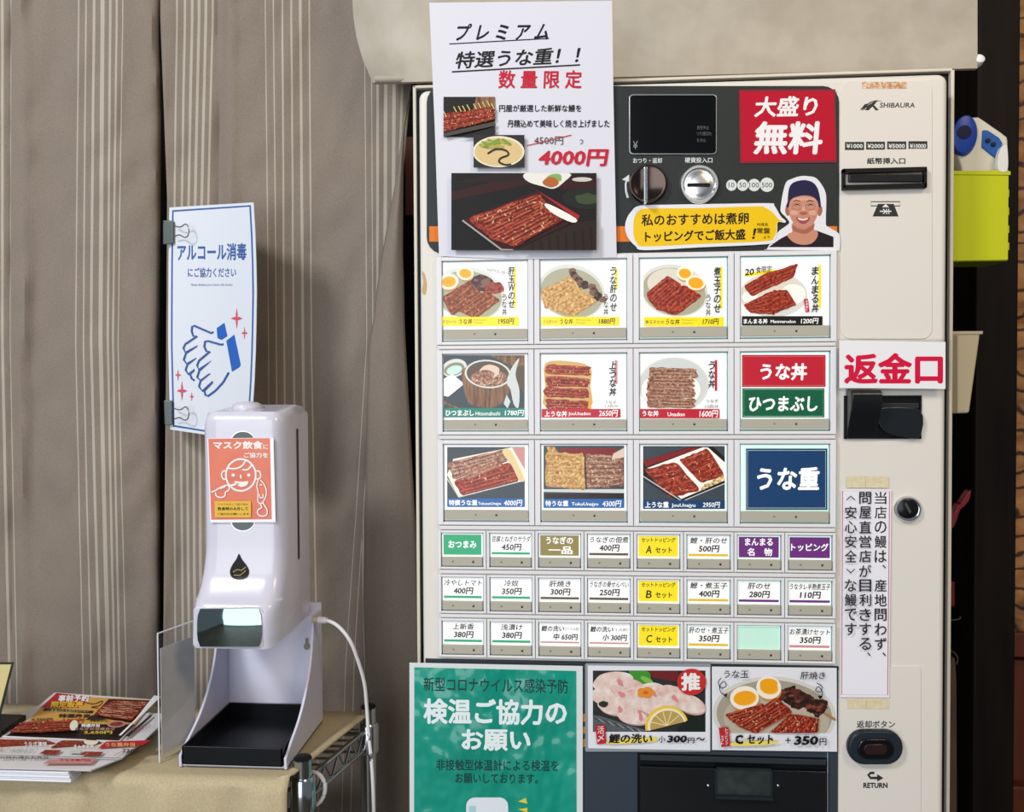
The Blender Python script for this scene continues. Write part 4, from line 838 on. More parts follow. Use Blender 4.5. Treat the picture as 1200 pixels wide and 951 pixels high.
rightc = [(e(188, 188, 191, 196, 195, 193, 191, 191), 0)]+stripes([(207.5, 203, 206, 2.2), (217, 211, 215, 2.6), (225.5, 218.5, 222, 3), (233.5, 226, 229, 3.2), (241.5, 233.5, 236, 3.2), (249.5, 241, 243, 2.4), (311, 315, 316, 1.3), (320.5, 324, 326, 1.5), (331, 333, 338, 2.2), (341.5, 344, 350, 2.2), (352, 355, 360, 3.2), (362.5, 365, 372, 1.8), (427, 430, 405, 1), (435, 437, 415, 1.2)])
rightc += [(e(441, 441, 441, 441, 441, 423, 427, 420), 1), (e(444, 444, 444, 444, 443, 426, 431, 422), 0), (e(450, 450, 450, 449.5, 449, 450, 450, 450), 1), (e(454, 454, 454, 453.5, 453, 453, 453, 453), 0), (e(460, 460, 460, 459, 459, 460, 460, 460), 1), (e(464, 464, 464, 463, 462, 463, 463, 463), 0), (e(470, 470, 470, 466, 466, 466, 466, 466), 1), (e(473, 473, 473, 468, 468, 468, 468, 468), 0), (e(487, 486, 482, 470, 472, 480, 485, 490), 0)]
cR = lambda x, y: .203+fold(x, y, 4)+.008*math.exp(-((x-258)/7)**2)-.006*math.exp(-((x-270)/8)**2)+.006*max(0, min(1, (x-430)/20))
curtain_panel('curtain_panel', rightc, ct, cR)
# lapped edge of the right panel: a plain strip folded to the front
hs_ = [95, 150, 220, 260, 300, 330, 380, 400, 490, 600, 700, 770, 1180]
lf_ = [481, 472.5, 463, 455, 448, 443, 437, 433, 430, 428, 426, 428, 430]; rt_ = [483, 473.5, 472, 471.8, 471.7, 473, 474, 475, 480, 486, 491, 495, 512]
mb = MB(); NY, NC = 80, 12
for i in range(NC+1):
    for k in range(NY+1):
        y = 95+(1180-95)*k/NY; t = i/NC; x = interp(y, hs_, lf_)*(1-t)+interp(y, hs_, rt_)*t
        mb.v.append(P(x, y, .188-.012*math.sin(math.pi*t)+.012*(1-min(1, (y-95)/120))+.004*mnoise.noise(Vector((x*.03, y*.012, 3)))))
for i in range(NC):
    for k in range(NY): q = i*(NY+1)+k; mb.f.append((q, q+NY+1, q+NY+2, q+1)); mb.mi.append(0)
o = mb.build('folded_edge', cloth, ct, smooth=True); md = o.modifiers.new('thickness', 'SOLIDIFY'); md.thickness = .0014; md.offset = 0
# reddish board standing in the gap between curtain and machine
a, c = P(474, 160, .60), P(500, 252, .60)
tag(MB().box(a.x, c.x, .60, .6205, c.z, a.z).build('wooden_plaque', M('#5a342a', .5), bevel=.002), 'small reddish brown wooden plaque in the dark gap left of the machine', 'plaque')

# ------------------------------------------------------------------ hand disinfection sign with two binder clips
def signY(px): t = (px-196)/104; return .165-.075*t+.012*math.sin(math.pi*max(0, min(1, t)))
def sgn(px, py, lift): return P(px, py, signY(px)-lift)
A = Art(sgn, 6e-5); sw = M('#d9dde4', .4); sb = M('#41609c', .5)
def edgeL(y): return interp(y, [243, 300, 400, 503], [198.5, 197.5, 197, 199.5])
def edgeR(y): return interp(y, [237, 270, 330, 400, 440, 480, 517], [297, 299, 301, 300, 298.5, 296, 293])
def sgrid(in_, m, up=1):
    A.up(up); n = 14
    for i in range(n):
        for k in range(8):
            q = []
            for (a, b_) in ((i, k), (i+1, k), (i+1, k+1), (i, k+1)):
                t = a/n; yT = 243-6*t+in_; yB = 503+14*t-in_; y = yT+(yB-yT)*b_/8
                x = (edgeL(y)+in_)*(1-t)+(edgeR(y)-in_)*t; q.append((x, y))
            A.raw(q, m)
sgrid(0, sw); sgrid(3.2, sb); sgrid(5.2, sw)
A.view(180, 220, 3.168); A.up(3)
A.text('アルコール消毒', 88, 208, 345, 272, sb, .03, dy=-4).text('にご協力ください', 127, 296, 306, 332, sb, .02, dy=0).text('Please disinfect your hands with alcohol', 139, 355, 292, 366, M('#8a93a8', .5), 0)
A.view(185, 340, 5.59); bl_ = M('#3d5c99', .5); blu = M('#2f62b5', .5); rdp = M('#cf5566', .5)
def hand(dx, dy, tail):
    p = [(365, 272), (350, 280), (240, 232), (225, 238), (222, 268), (232, 298), (258, 300), (180, 352), (168, 378), (180, 408), (258, 365), (185, 410), (170, 455), (190, 482), (250, 445), (195, 485), (182, 520), (200, 550), (240, 520), (212, 548), (222, 578), (240, 590)]
    A.line([(x+dx, y+dy) for x, y in p], 12, bl_)
hand(0, 0, 0)
A.line([(430, 352), (415, 356), (330, 332), (310, 335), (305, 368), (318, 398), (342, 400), (270, 460), (258, 490), (268, 520), (348, 462), (272, 525), (258, 570), (280, 590), (340, 545), (280, 592), (270, 630), (292, 660), (360, 598), (305, 655), (312, 685), (330, 692), (380, 655), (430, 600), (465, 538)], 12, bl_)
A.poly([(385, 248), (435, 212), (455, 300), (415, 325), (390, 312)], blu).poly([(448, 330), (500, 290), (542, 488), (532, 505), (485, 532)], blu)
def star(cx, cy, rx, ry): 
    pts = []
    for k in range(16):
        a = k*math.pi/8; r = (1, .42, .2, .42)[k % 4]; pts.append((cx+rx*r*math.sin(a), cy-ry*r*math.cos(a)))
    A.poly(pts, rdp)
for s_ in ((516, 184, 38, 66), (567, 280, 22, 40), (131, 554, 20, 36), (157, 658, 34, 62), (221, 696, 15, 28)): star(*s_)
o = A.build('disinfection_sign'); tag(o, 'tall curved white sign with blue lettering and washing hands clipped to the curtain', 'sign')
md = o.modifiers.new('thickness', 'SOLIDIFY'); md.thickness = .0005; md.offset = -1
steel = M('#8a8d8c', .3, .9); gclip = M('#48534f', .35, .4)
for py, wh_, side in ((270, 'upper', 1), (484, 'lower', 1)):
    t = thing('binder_clip', '%s binder clip holding the white hand sign to the curtain edge' % wh_, 'clip', P(198, py+14, .165), 'binder clips on the hand sign')
    Yc = .158; pts = [(191, py-12), (203.5, py-11.5), (203.5, py+15), (191, py+16.5)]
    if wh_ == 'lower': pts = [(192, py-15), (201.5, py-15), (201.5, py+14), (193, py+14)]
    fr_ = [P(x, y, Yc) for x, y in pts]; bk_ = [P(x, y, Yc+.022) for x, y in pts]
    cen = sum(fr_, Vector())/4; fr_ = [cen+(p-cen)*Vector((1, 1, 1)).x for p in fr_]
    MB().prism(fr_, bk_).build('clip_body', gclip if wh_ == 'upper' else M('#5f6664', .3, .5), t, bevel=.001, segs=2)
    w_ = [(203, py-6), (211, py-4), (217, py-7.5), (220, py-5.5), (221.5, py), (220, py+6.5), (216, py+8), (210, py+5), (203, py+7.5)]
    MB().tube([P(x, y, Yc-.004-.0008*(x-203)) for x, y in smoothp(w_, 3, False)], .0008, 8).build('wire_handle', steel, t, smooth=True)

# ------------------------------------------------------------------ table: wire rack under a cloth
TZ = .8375
cl_top = MN('beige table cloth', [(.3, '#b0a180'), (.7, '#c0b190')], 500, rough=.85, bump=.08, spec=.15)
rk_ = thing('wire_rack', 'chrome wire shelf rack under the beige cloth', 'rack', (P(150, 900, 0).x, 0, 0))
cp = M('#b9bec0', .16, 1); bp = M('#16171a', .35)
def pxD(px, D):                                # ground point at picture column px, depth y = D-.8903
    p = P(px, 600, D+CAM.y); return p
pf_ = PZ(354.5, 886, TZ+.012); pb_ = PZ(431.5, 826, TZ+.012)
xlft = PZ(-260, 892, TZ).x
for nm_, p in (('f', pf_), ('b', pb_)):
    MB().tube([(p.x, p.y, 0), (p.x, p.y, TZ+.010)], .0095, 20).build('post', cp, rk_, smooth=True)
    MB().lathe((p.x, p.y, TZ+.008), (0, 0, 1), [(.0092, 0), (.0092, .003), (.007, .0045), (.0001, .0047)], 20).build('post_cap', bp, rk_, smooth=True)
    MB().lathe((p.x, p.y, TZ-.043), (0, 0, 1), [(.0125, 0), (.0132, .002), (.0128, .032), (.0105, .035), (.0001, .035)], 24).build('collar', cp, rk_, smooth=True)
    MB().tube([(xlft, p.y, 0), (xlft, p.y, TZ-.012)], .0095, 16).build('post', cp, rk_, smooth=True)
for dz in (-.015, -.037):
    MB().tube([pf_+Vector((0, 0, dz-.012)), pb_+Vector((0, 0, dz-.012))], .0026, 8).build('side_rail', cp, rk_, smooth=True)
    for p in (pf_, pb_): MB().tube([(xlft, p.y, TZ+dz-.008), (p.x, p.y, TZ+dz-.008)], .0026, 8).build('long_rail', cp, rk_, smooth=True)
zz = [pf_.lerp(pb_, k/10)+Vector((0, 0, -.028 if k % 2 else -.048)) for k in range(11)]
MB().tube(zz, .0016, 6).build('zigzag_wire', cp, rk_, smooth=True)
b = MB()
for k in range(9):
    y = pf_.y+(pb_.y-pf_.y)*(k+.5)/9; b.tube([(xlft, y, TZ-.0145), (pf_.x+(pb_.x-pf_.x)*(k+.5)/9, y, TZ-.0145)], .0015, 6)
b.build('shelf_wires', cp, rk_, smooth=True)
# cloth: top sheet, front drop, rolled right edge
mb = MB(); yF = PZ(150, 907, TZ).y-.006; yB = .066; XR = lambda y: (PZ(344, 905, TZ).x+(PZ(424, 845, TZ).x-PZ(344, 905, TZ).x)*(y-yF)/(PZ(424, 845, TZ).y-yF))
NX = 90; prof = []
for k in range(9): prof.append((yB+(yF+.012-yB)*k/8, TZ))
for k in range(1, 6): a = k*math.pi/10; prof.append((yF+.012-.012*math.sin(a), TZ-.012+.012*math.cos(a)))
for k in range(1, 12): prof.append((yF-.0005*k, TZ-.012-.02*k))
for i in range(NX+1):
    t = i/NX
    for j, (y, z) in enumerate(prof):
        xr_ = XR(min(y, .06)) if j < 9 else XR(yF); x = xlft-.05+(xr_-xlft+.05)*t
        w = 0 if j < 12 else min(1, (j-11)/6.)*.006*(math.sin(x*55)+.6*math.sin(x*131+1))
        dz = 0
        if t > .985 and j < 10: dz = .003
        mb.v.append(Vector((x, y+w, z+dz)))
m_ = len(prof)
for i in range(NX):
    for j in range(m_-1): q = i*m_+j; mb.f.append((q, q+m_, q+m_+1, q+1)); mb.mi.append(0)
o = mb.build('table_cloth', cl_top, smooth=True); md = o.modifiers.new('thickness', 'SOLIDIFY'); md.thickness = .002; md.offset = -1
tag(o, 'beige cloth draped over the shelf under the soap dispenser', 'tablecloth')

# ------------------------------------------------------------------ sanitiser dispenser
DXL, DXR = -.250, -.157
wp = M('#cfccd8', .22, coat=.3); wp2 = M('#d2d0e0', .35)
zd = lambda py, Y: P(280, py, Y).z
prof = [(-.050, 494), (-.050, 560), (-.050, 625), (-.0515, 650), (-.058, 676), (-.069, 698), (-.077, 710), (-.080, 722), (-.080, 742), (-.078, 760)]
dp = thing('sanitizer_dispenser', 'white automatic hand sanitizer dispenser on a curved stand with black drip tray', 'dispenser', (-.2, -.03, TZ+.001))
pr_ = [(y, zd(py, y)) for y, py in prof]; zb_ = pr_[-1][1]
side = smoothp([(p[0], p[1]) for p in pr_], 4, False)
ztop = zd(482, -.04)
side = [(-.044, ztop), (-.0485, ztop-.005)]+side+[(.028, zb_+.002)]+[(.030, zb_+.02+(ztop-zb_-.03)*k/10) for k in range(11)]+[(.030, ztop+.003), (.026, ztop+.006)]
def fy(z):                                      # front surface depth at height z
    fr_q = [q for q in side if q[0] < -.047]; zs = [q[1] for q in fr_q][::-1]; yy = [q[0] for q in fr_q][::-1]; return interp(z, zs, yy)
# loft across x with rounded shoulders
mb = MB(); ns = 9; k_ = len(side); cyy = .0
for i in range(15):
    u = i/14; x = DXL+(DXR-DXL)*u
    e_ = min(u, 1-u)*(DXR-DXL)/.016; sh_ = 1 if e_ >= 1 else math.sqrt(max(0, 1-(1-e_)**2))
    for y, z in side:
        inset = (1-sh_)*.014
        yy = y+inset if y < .0 else y
        zz_ = z-(1-sh_)*.008 if z > ztop-.02 else (z+(1-sh_)*.006 if z < zb_+.01 else z)
        fl = .0004*max(0, min(1, (ztop-.13-z)/.06))      # lower part flares sideways
        mb.v.append(Vector((x+(fl if u > .5 else -fl)*abs(2*u-1), yy, zz_)))
for i in range(14):
    for j in range(k_): a = i*k_+j; b_ = i*k_+(j+1) % k_; mb.f.append((a, b_, b_+k_, a+k_)); mb.mi.append(0)
mb.f += [tuple(range(k_)), tuple(range(14*k_, 15*k_))[::-1]]; mb.mi += [0, 0]
body = mb.build('body', wp, dp, smooth=True)
def onfront(px, py, lift):
    Y = -.055
    for _ in range(8): Y = fy(P(px, py, Y).z)
    return P(px, py, Y-lift)
# lock dome on top, level windows, drop badge, sensor window, side slot
pt = P(293, 484, -.005)
MB().lathe((pt.x, -.012, ztop+.001), (0, 0, 1), [(.017, 0), (.017, .003), (.0155, .006), (.011, .0085), (.0001, .0095)], 28).build('top_button', wp, dp, smooth=True)
win = M('#3a4340', .1, .4)
for cy_ in (517, 610):
    A = Art(onfront, 3e-4); A.ell(284.5, cy_, 14.5, 12.5, M('#b9bcc0', .2, .8)); A.ell(284.5, cy_, 13.3, 11.3, win); A.build('level_window', dp)
A = Art(onfront, 4e-4); drop = [(280, 648.5), (283.5, 655), (289, 662), (292, 668.5), (290.5, 675), (285, 678.5), (276, 678.5), (270.5, 674.5), (269.5, 668), (272.5, 661), (277, 654.5)]
A.poly(smoothp(drop, 4), M('#4a2a1c', .3, spec=.15)); A.poly(smoothp([(280+(x-280)*.9, 664+(y-664)*.9) for x, y in drop], 4), M('#0d0b0b', .3, spec=.15)); A.line([(273, 670), (278, 667), (283, 668), (288, 664)], .8, M('#b59a5a')).line([(274, 673.5), (281, 674), (286, 670), (288, 668)], .8, M('#b59a5a')); A.build('drop_badge', dp)
A = Art(onfront, 4e-4); A.poly(rr(226, 711, 308.5, 759, 6), M('#c3c4cd', .25))
A.build('window_frame', dp)
mir = M('#94a8a6', .06, 1)
A = Art(lambda x, y, l: P(x, y, fy(P(x, y, -.08).z)-.0012-l-.0045*(1-((x-269)/39)**2))); 
for i in range(10):
    for k in range(6):
        
        cn = []
        for a_, b_ in ((i, k), (i+1, k), (i+1, k+1), (i, k+1)):
            yy_ = 713+7.4*b_; e_ = 3.5 if b_ in (0, 6) else (.8 if b_ in (1, 5) else 0); cn.append((231+e_+(75.5-2*e_)*a_/10, yy_))
        A.raw(cn, mir)
o = A.build('sensor_window', dp)
bm = bmesh.new(); bm.from_mesh(o.data); bmesh.ops.remove_doubles(bm, verts=bm.verts, dist=1e-5); bm.to_mesh(o.data); bm.free()
for p in o.data.polygons: p.use_smooth = True
b = MB(); ysl = -.008; za_, zb2 = zd(500, -.05)-.004, zd(668, -.05)+.004
sl_ = [za_+(zb2-za_)*k/12 for k in range(13)]; xs_ = [DXR+.0008+.0*max(0, min(1, (ztop-.13-z)/.06)) for z in sl_]
for k in range(12): b.add([(xs_[k], ysl-.0026, sl_[k]), (xs_[k], ysl+.0026, sl_[k]), (xs_[k+1], ysl+.0026, sl_[k+1]), (xs_[k+1], ysl-.0026, sl_[k+1])], [(0, 1, 2, 3)])
b.build('side_slot', M('#3d3a40', .4), dp)
# stand: back plate, two curved cheeks, floor
sx0, sx1 = -.258, -.144; z0_ = TZ+.0012
MB().box(sx0, sx1, .030, .034, z0_, zb_+.02).build('stand_back', wp2, dp, bevel=.001)
ck = [(-.088, z0_), (-.089, z0_+.012), (-.075, z0_+.020), (-.045, z0_+.036), (-.020, z0_+.060), (-.004, z0_+.088), (.004, zb_+.004), (.004, zb_+.012), (.032, zb_+.012), (.032, z0_)]
cks = smoothp(ck[1:7], 4, False); ck = [ck[0]]+cks+ck[7:]
for xa, xb in ((sx0, sx0+.003), (sx1-.003, sx1)):
    MB().prism([Vector((xa, y, z)) for y, z in ck], [Vector((xb, y, z)) for y, z in ck]).build('stand_cheek', wp2, dp, bevel=.0008, segs=2)
MB().box(sx0, sx1, -.086, .034, z0_, z0_+.003).build('stand_floor', wp2, dp, bevel=.0008)
kh = P(360, 752, .0295); A = Art(front(.0292)); A.ell(359.5, 757, 3.6, 4.2, M('#8d8478')).poly(rr(357.8, 747, 361.2, 757, 1.6), M('#8d8478')); A.build('keyhole', dp)
b = MB(); tx0, tx1, ty0, ty1, tzz, th_ = sx0+.004, sx1-.004, -.090, .027, z0_+.0035, .0022; hz = .019
b.box(tx0, tx1, ty0, ty1, tzz, tzz+.002); b.box(tx0, tx1, ty0, ty0+th_, tzz, tzz+hz); b.box(tx0, tx1, ty1-th_, ty1, tzz, tzz+hz); b.box(tx0, tx0+th_, ty0, ty1, tzz, tzz+hz); b.box(tx1-th_, tx1, ty0, ty1, tzz, tzz+hz)
b.build('drip_tray', M('#0e1014', .3), dp, bevel=.0007, segs=2)
# orange notice taped on it
A = Art(lambda x, y, l: onfront(x, y, .0022+l), 4e-5); A.slab([(243, 513.5), (320.5, 512.5), (323, 611.5), (246.5, 612)], M('#eceaec', .2), .0003)
A.view(230, 500, 7.317); og_ = MN('orange red print', [(.3, '#d3603f'), (.7, '#db7150')], 30, rough=.25); A.poly([(103, 102), (632, 96), (648, 792), (128, 796)], og_)
wl = M('#f3ece8', .4)
A.text('マスク飲食', 146, 122, 570, 192, wl, .04, dy=-2).text('に', 574, 150, 616, 190, wl, .02).text('ご協力を', 408, 220, 616, 264, wl, .03)
A.arc(382, 412, 128, 136, 0, 360, 15, wl, 40); A.line(smoothp([(268, 352), (330, 358), (390, 335), (425, 285)], 5, False), 13, wl).line(smoothp([(395, 366), (440, 365), (478, 325)], 5, False), 13, wl)
A.arc(243, 412, 26, 36, 60, 300, 12, wl).arc(528, 412, 24, 36, -120, 120, 12, wl); A.ell(317, 413, 15, 14, wl).ell(450, 413, 15, 14, wl).line([(380, 410), (384, 442)], 14, wl)
A.poly(smoothp([(325, 466), (385, 470), (444, 466), (438, 495), (405, 512), (370, 510)], 4), wl); A.line([(290, 506), (360, 482)], 18, wl).line([(340, 488), (368, 488)], 10, og_)
A.line(smoothp([(128, 560), (165, 545), (205, 520), (260, 500), (285, 515), (275, 545), (250, 560), (245, 590), (210, 605), (172, 590), (165, 560)], 4, False), 11, wl).line([(205, 530), (250, 512)], 8, wl)
A.line(smoothp([(535, 445), (520, 500), (530, 560), (530, 640), (560, 655), (590, 610), (602, 550), (580, 490), (550, 455)], 4, False), 10, wl).line([(540, 500), (565, 495)], 10, wl).line([(543, 575), (545, 605)], 10, wl).line([(573, 575), (573, 605)], 10, wl).line([(543, 606), (575, 606)], 10, wl)
A.line(smoothp([(545, 650), (560, 690), (530, 710), (528, 745), (560, 765), (600, 755), (608, 715), (590, 680), (570, 650)], 4, False), 11, wl)
A.rect(158, 635, 470, 776, M('#e2b23a', .3)); A.text('マスクを外して話す時は', 185, 654, 445, 674, M('#5c5a30'), .01).text('飲食時のみ外して', 183, 686, 445, 716, M('#3a3a22'), .03).text('ご協力をお願いします', 183, 736, 452, 756, M('#5c5a30'), .01)
notice('mask_notice', A, 'small orange notice with a line-drawn eating face taped on the white dispenser', 'notice')
# charging cable and loop
wcab = M('#d8d6d6', .4)
cb = thing('charging_cable', 'white cable plugged into the right side of the dispenser, hanging down', 'cable', P(437, 950, .06))
pts = [(371, 726.5), (384, 727), (397, 734), (410, 750), (419, 772), (427, 800), (430, 830), (432, 860), (436, 900), (438, 951), (438, 1040)]
Yc = [-.0, -.004, -.008, -.010, -.006, .0, .004, .0, -.01, -.01, -.01]
MB().tube(smoothp([tuple(P(x, y, Y)) for (x, y), Y in zip(pts, Yc)], 5, False), .0021, 10).build('cord', wcab, cb, smooth=True)
MB().tube([P(366.5, 725.5, .0), P(374, 726, .0)], .004, 12).build('jack', M('#b8a892', .4), cb, smooth=True)
MB().tube([P(374, 726, -.0005), P(383, 726.6, -.003)], [.0042, .0034], 12).build('plug', wcab, cb, smooth=True)
pts = [(361, 905), (368, 904.5), (375, 908), (380.5, 917), (380.5, 928), (376, 938), (369, 943), (362, 944)]
o = MB().tube(smoothp([tuple(P(x, y, -.068)) for x, y in pts], 5, False), .0022, 10).build('cable_loop', wcab, smooth=True); tag(o, 'short white cable loop round the front chrome post', 'cable')

# ------------------------------------------------------------------ acrylic stand, flyers, card stand
ac = clear('clear acrylic', .05, (.97, .98, .98))
aA, aB = PZ(187, 893, TZ+.001), PZ(233, 868, TZ+.001); hA = P(182, 742, aA.y).z
st_ = thing('acrylic_stand', 'clear acrylic upright card stand left of the dispenser', 'stand', (aA+aB)/2)
def vplate(a, b_, z0, z1, th):
    n_ = Vector((-(b_-a).y, (b_-a).x, 0)).normalized()*th
    return MB().prism([Vector((a.x, a.y, z0)), Vector((b_.x, b_.y, z0)), Vector((b_.x, b_.y, z1)), Vector((a.x, a.y, z1))], [Vector((a.x, a.y, z0))+n_, Vector((b_.x, b_.y, z0))+n_, Vector((b_.x, b_.y, z1))+n_, Vector((a.x, a.y, z1))+n_])
vplate(aA, aB, TZ+.001, hA, .002).build('front_pane', ac, st_, bevel=.0003)
nn = Vector((-(aB-aA).y, (aB-aA).x, 0)).normalized()
vplate(aA+nn*.005, aB+nn*.005, TZ+.001, hA, .002).build('back_pane', ac, st_, bevel=.0003)
ed = M('#dfe3e2', .2, spec=.8)
MB().tube([Vector((aA.x, aA.y, TZ+.001)), Vector((aA.x, aA.y, hA))], .0009, 6).build('pane_edge', ed, st_, smooth=True)
MB().tube([Vector((aA.x, aA.y, hA)), Vector((aB.x, aB.y, hA))], .0008, 6).build('pane_edge', ed, st_, smooth=True)
q0, q1 = aA.lerp(aB, .12)+nn*.003, aA.lerp(aB, .97)+nn*.003
vplate(q0, q1, TZ+.006, hA-.018, .0008).build('paper_insert', MN('grey paper', [(.3, '#c6c2c0'), (.7, '#d0ccca')], 60, rough=.7), st_)
# flyers: a pile of large sheets, curled at the right
def sheet(corners, z, name, label, art=None, group='printed flyers on the table', curl=0.0, m=None, th=.0005, cz=None):
    """corners (px) back-left, back-right, front-right, front-left on the plane z"""
    def t3(px, py, l):
        p = PZ(px, py, z); p = Vector((p.x, p.y, z+l)); return p
    A = Art(t3, 6e-5); A.slab(corners, m or M('#dcd8d8', .45), th)
    if art: art(A)
    o = A.build(name); tag(o, label, 'flyer', group); return o
base = [(52, 816), (184, 827), (150, 897), (-70, 890)]
nfl = 14
big_ = lambda i, j: [(x+random.uniform(-j, j), y+random.uniform(-j*.5, j*.5)) for x, y in [(48, 826), (190, 836), (187, 850), (168, 868), (142, 888), (106, 902), (-90, 898)]]
for i in range(nfl):
    sheet(big_(i, 1.6), TZ+.0012+i*.0009, 'flyer', 'large white printed flyer, edge showing in the pile behind the front booklet', th=.0008)
FC = pal(0, ' flyer', .4)
def flyer_low(A):
    global C; C = FC; A.view(0, 800, 6)
    A.clip = (-60, 800, 178, 905); A.poly([(-300, 380), (820, 405), (690, 470), (-300, 455)], M('#d9cfc9', .45))
    eel(A, [(-40, 395), (330, 400), (400, 430), (-60, 455)], FC['reel'], FC['reell'], FC['reeld'], 4, 6, 20, hi=FC['reelh']); eel(A, [(430, 410), (680, 405), (720, 430), (350, 465)], FC['reel'], FC['reell'], FC['reeld'], 4, 6, 20, hi=FC['reelh']); A.ell(640, 425, 50, 22, FC['cream']); A.text('うなぎ蒲焼', 170, 425, 330, 455, FC['white'], .02).text('まんまる丼', 520, 445, 660, 468, FC['white'], .02)
    A.poly([(745, 425), (1065, 415), (1000, 452), (690, 472)], FC['red']); A.text('うな重弁当', 740, 432, 950, 462, M('#e0b070'), .03)
    for i in range(6): A.line([(20+i*45, 465+i), (-10+i*45, 512)], 2.5, FC['grey'])
    A.text('特選うなぎ', -60, 470, 20, 500, FC['red']).text('うな丼セット', 60, 478, 230, 500, FC['grey'], 0)
    A.poly([(320, 487), (435, 490), (395, 518), (275, 515)], FC['reel']).poly([(600, 500), (730, 503), (700, 528), (560, 525)], FC['reel']).poly([(500, 490), (590, 490), (560, 515), (480, 512)], FC['lgrey'])
    A.text('730', 860, 482, 945, 512, FC['ink'], .03).line([(800, 530), (890, 485)], 5, FC['pink'])
    A.line([(-200, 523), (860, 550)], 6, FC['grey']); A.text('お持ち帰りお弁当', 0, 535, 340, 556, FC['brown'], .02).poly([(350, 560), (680, 550), (640, 590), (300, 590)], FC['pink']).text('うなぎ専門店', 420, 555, 640, 575, FC['red'], .02)
    A.poly([(880, 395), (1060, 245), (1075, 247), (905, 400)], FC['black']).text('テイクアウト', 930, 340, 1060, 372, FC['red'], 0, dy=-40)
sheet([(40, 828), (190, 836), (187, 850), (168, 868), (142, 888), (106, 902), (-90, 898)], TZ+.0012+nfl*.0009+.0004, 'flyer', 'white flyer with rows of red eel pictures under the orange flyer', flyer_low)
def flyer_top(A):
    global C; C = FC; A.view(0, 800, 6)
    A.poly([(398, 70), (640, 97), (570, 175), (283, 175)], FC['red']); A.poly([(640, 100), (1085, 120), (950, 290), (180, 285), (283, 175), (570, 175)], M('#d5a04a', .4)); A.poly([(180, 287), (950, 292), (835, 405), (40, 372)], M('#2a1d1a', .4))
    A.text('事前予約', 405, 85, 620, 132, FC['white'], .04, shear=.2).text('限定販売', 355, 130, 580, 175, M('#f0d33a'), .04, shear=.2)
    A.line(smoothp([(605, 140), (660, 150), (720, 128), (700, 160), (640, 172), (690, 178)], 4, False), 6, M('#3a2f22'))
    A.poly([(315, 178), (660, 198), (650, 215), (300, 196)], FC['black']); A.text('一度食べたら忘れられない', 330, 184, 630, 208, M('#d9c48a'), .01)
    A.text('特選弁当', 410, 220, 630, 248, FC['ink'], .04, shear=.2).text('4,500円', 220, 250, 370, 274, FC['brown'], .02).text('4,000円', 430, 255, 590, 282, FC['red'], .03, shear=.1)
    A.poly([(765, 118), (1075, 130), (930, 285), (650, 240)], M('#3a1614')); eel(A, [(790, 130), (1060, 140), (1000, 200), (700, 185)], FC['reel'], FC['reelh'], FC['reeld'], 5, 8, 40, hi=FC['reelh']); eel(A, [(700, 190), (990, 205), (920, 280), (665, 240)], FC['reel'], FC['reelh'], FC['reeld'], 5, 8, 40, hi=FC['reelh'])
    A.poly([(650, 245), (760, 280), (600, 280)], FC['black'])
    eel(A, [(150, 295), (300, 290), (310, 370), (60, 372)], FC['reel'], FC['reell'], FC['reeld'], 4, 8, 26, hi=FC['reelh']); eel(A, [(315, 292), (560, 292), (520, 360), (300, 372)], FC['reel'], FC['reell'], FC['reeld'], 4, 8, 26, hi=FC['reelh']); A.ell(520, 330, 28, 38, FC['cream'], 20)
    A.text('限定まんまる', 590, 300, 740, 318, M('#d9c43a'), .01).text('特選弁当', 570, 322, 700, 345, FC['white'], .04, shear=.2).text('うなぎ弁当盛合せ', 525, 348, 810, 368, FC['pink'], .03).text('2,650円', 590, 372, 790, 396, M('#e0c23a'), .03); A.ell(820, 325, 65, 24, M('#b98a7a'), -5); A.ell(820, 325, 48, 15, FC['reel'], -5)
    A.poly([(1085, 120), (1130, 130), (850, 408), (835, 405), (950, 292)], FC['white'])
sheet([(64, 811), (183, 819.5), (140, 868.5), (2, 862)], TZ+.0012+nfl*.0009+.0022, 'flyer', 'orange and red topmost flyer with eel pictures on the pile', flyer_top, th=.0012)
# white folded booklet at the front
a, c = PZ(-80, 912, TZ+.001), PZ(95.5, 907, TZ+.001)
b = MB()
for k in range(5): b.box(a.x, c.x-.0006*k, a.y+.001*(k % 2), a.y+.018, TZ+.0012+.0021*k, TZ+.0030+.0021*k)
o = b.build('folded_booklet', M('#e6e6ec', .5), bevel=.0005, segs=2); tag(o, 'thick white folded booklet edge in front of the flyer pile', 'booklet')
# card stand at the far left
p0 = PZ(30, 842, TZ+.016); cs_ = thing('card_stand', 'acrylic menu card stand with black base at the far left edge', 'stand', (p0.x-.06, p0.y-.03, TZ+.0145))
zt_ = TZ+.0165+.0012
fr_ = [PZ(-80, 864, zt_), PZ(2, 860.5, zt_), PZ(31, 841, zt_), PZ(-40, 838, zt_)]
MB().prism([Vector((p.x, p.y, zt_-.003)) for p in fr_], [Vector((p.x, p.y, zt_+.004)) for p in fr_]).build('base', M('#15120f', .4), cs_, bevel=.001)
yc = fr_[1].y+.018
def slant(outline, Y, m, nm, lean=.10, th=.0015):
    f_ = [];
    for x, y in outline: p = P(x, y, Y); p2 = P(x, y, Y+lean*(p.z-TZ)); f_.append(p2)
    return MB().prism(f_, [p+Vector((0, th, 0)) for p in f_]).build(nm, m, cs_)
slant([(-70, 776), (15.5, 776), (-2, 846), (-88, 846)], yc, M('#27372c', .4), 'card'); slant([(-70, 778.3), (13, 778.3), (-3.5, 842), (-88, 842)], yc-.0008, M('#d8c48a', .45), 'card_face', th=.0006)
slant([(-70, 774), (17, 774), (22, 852), (-85, 852)], yc-.004, ac, 'pane')

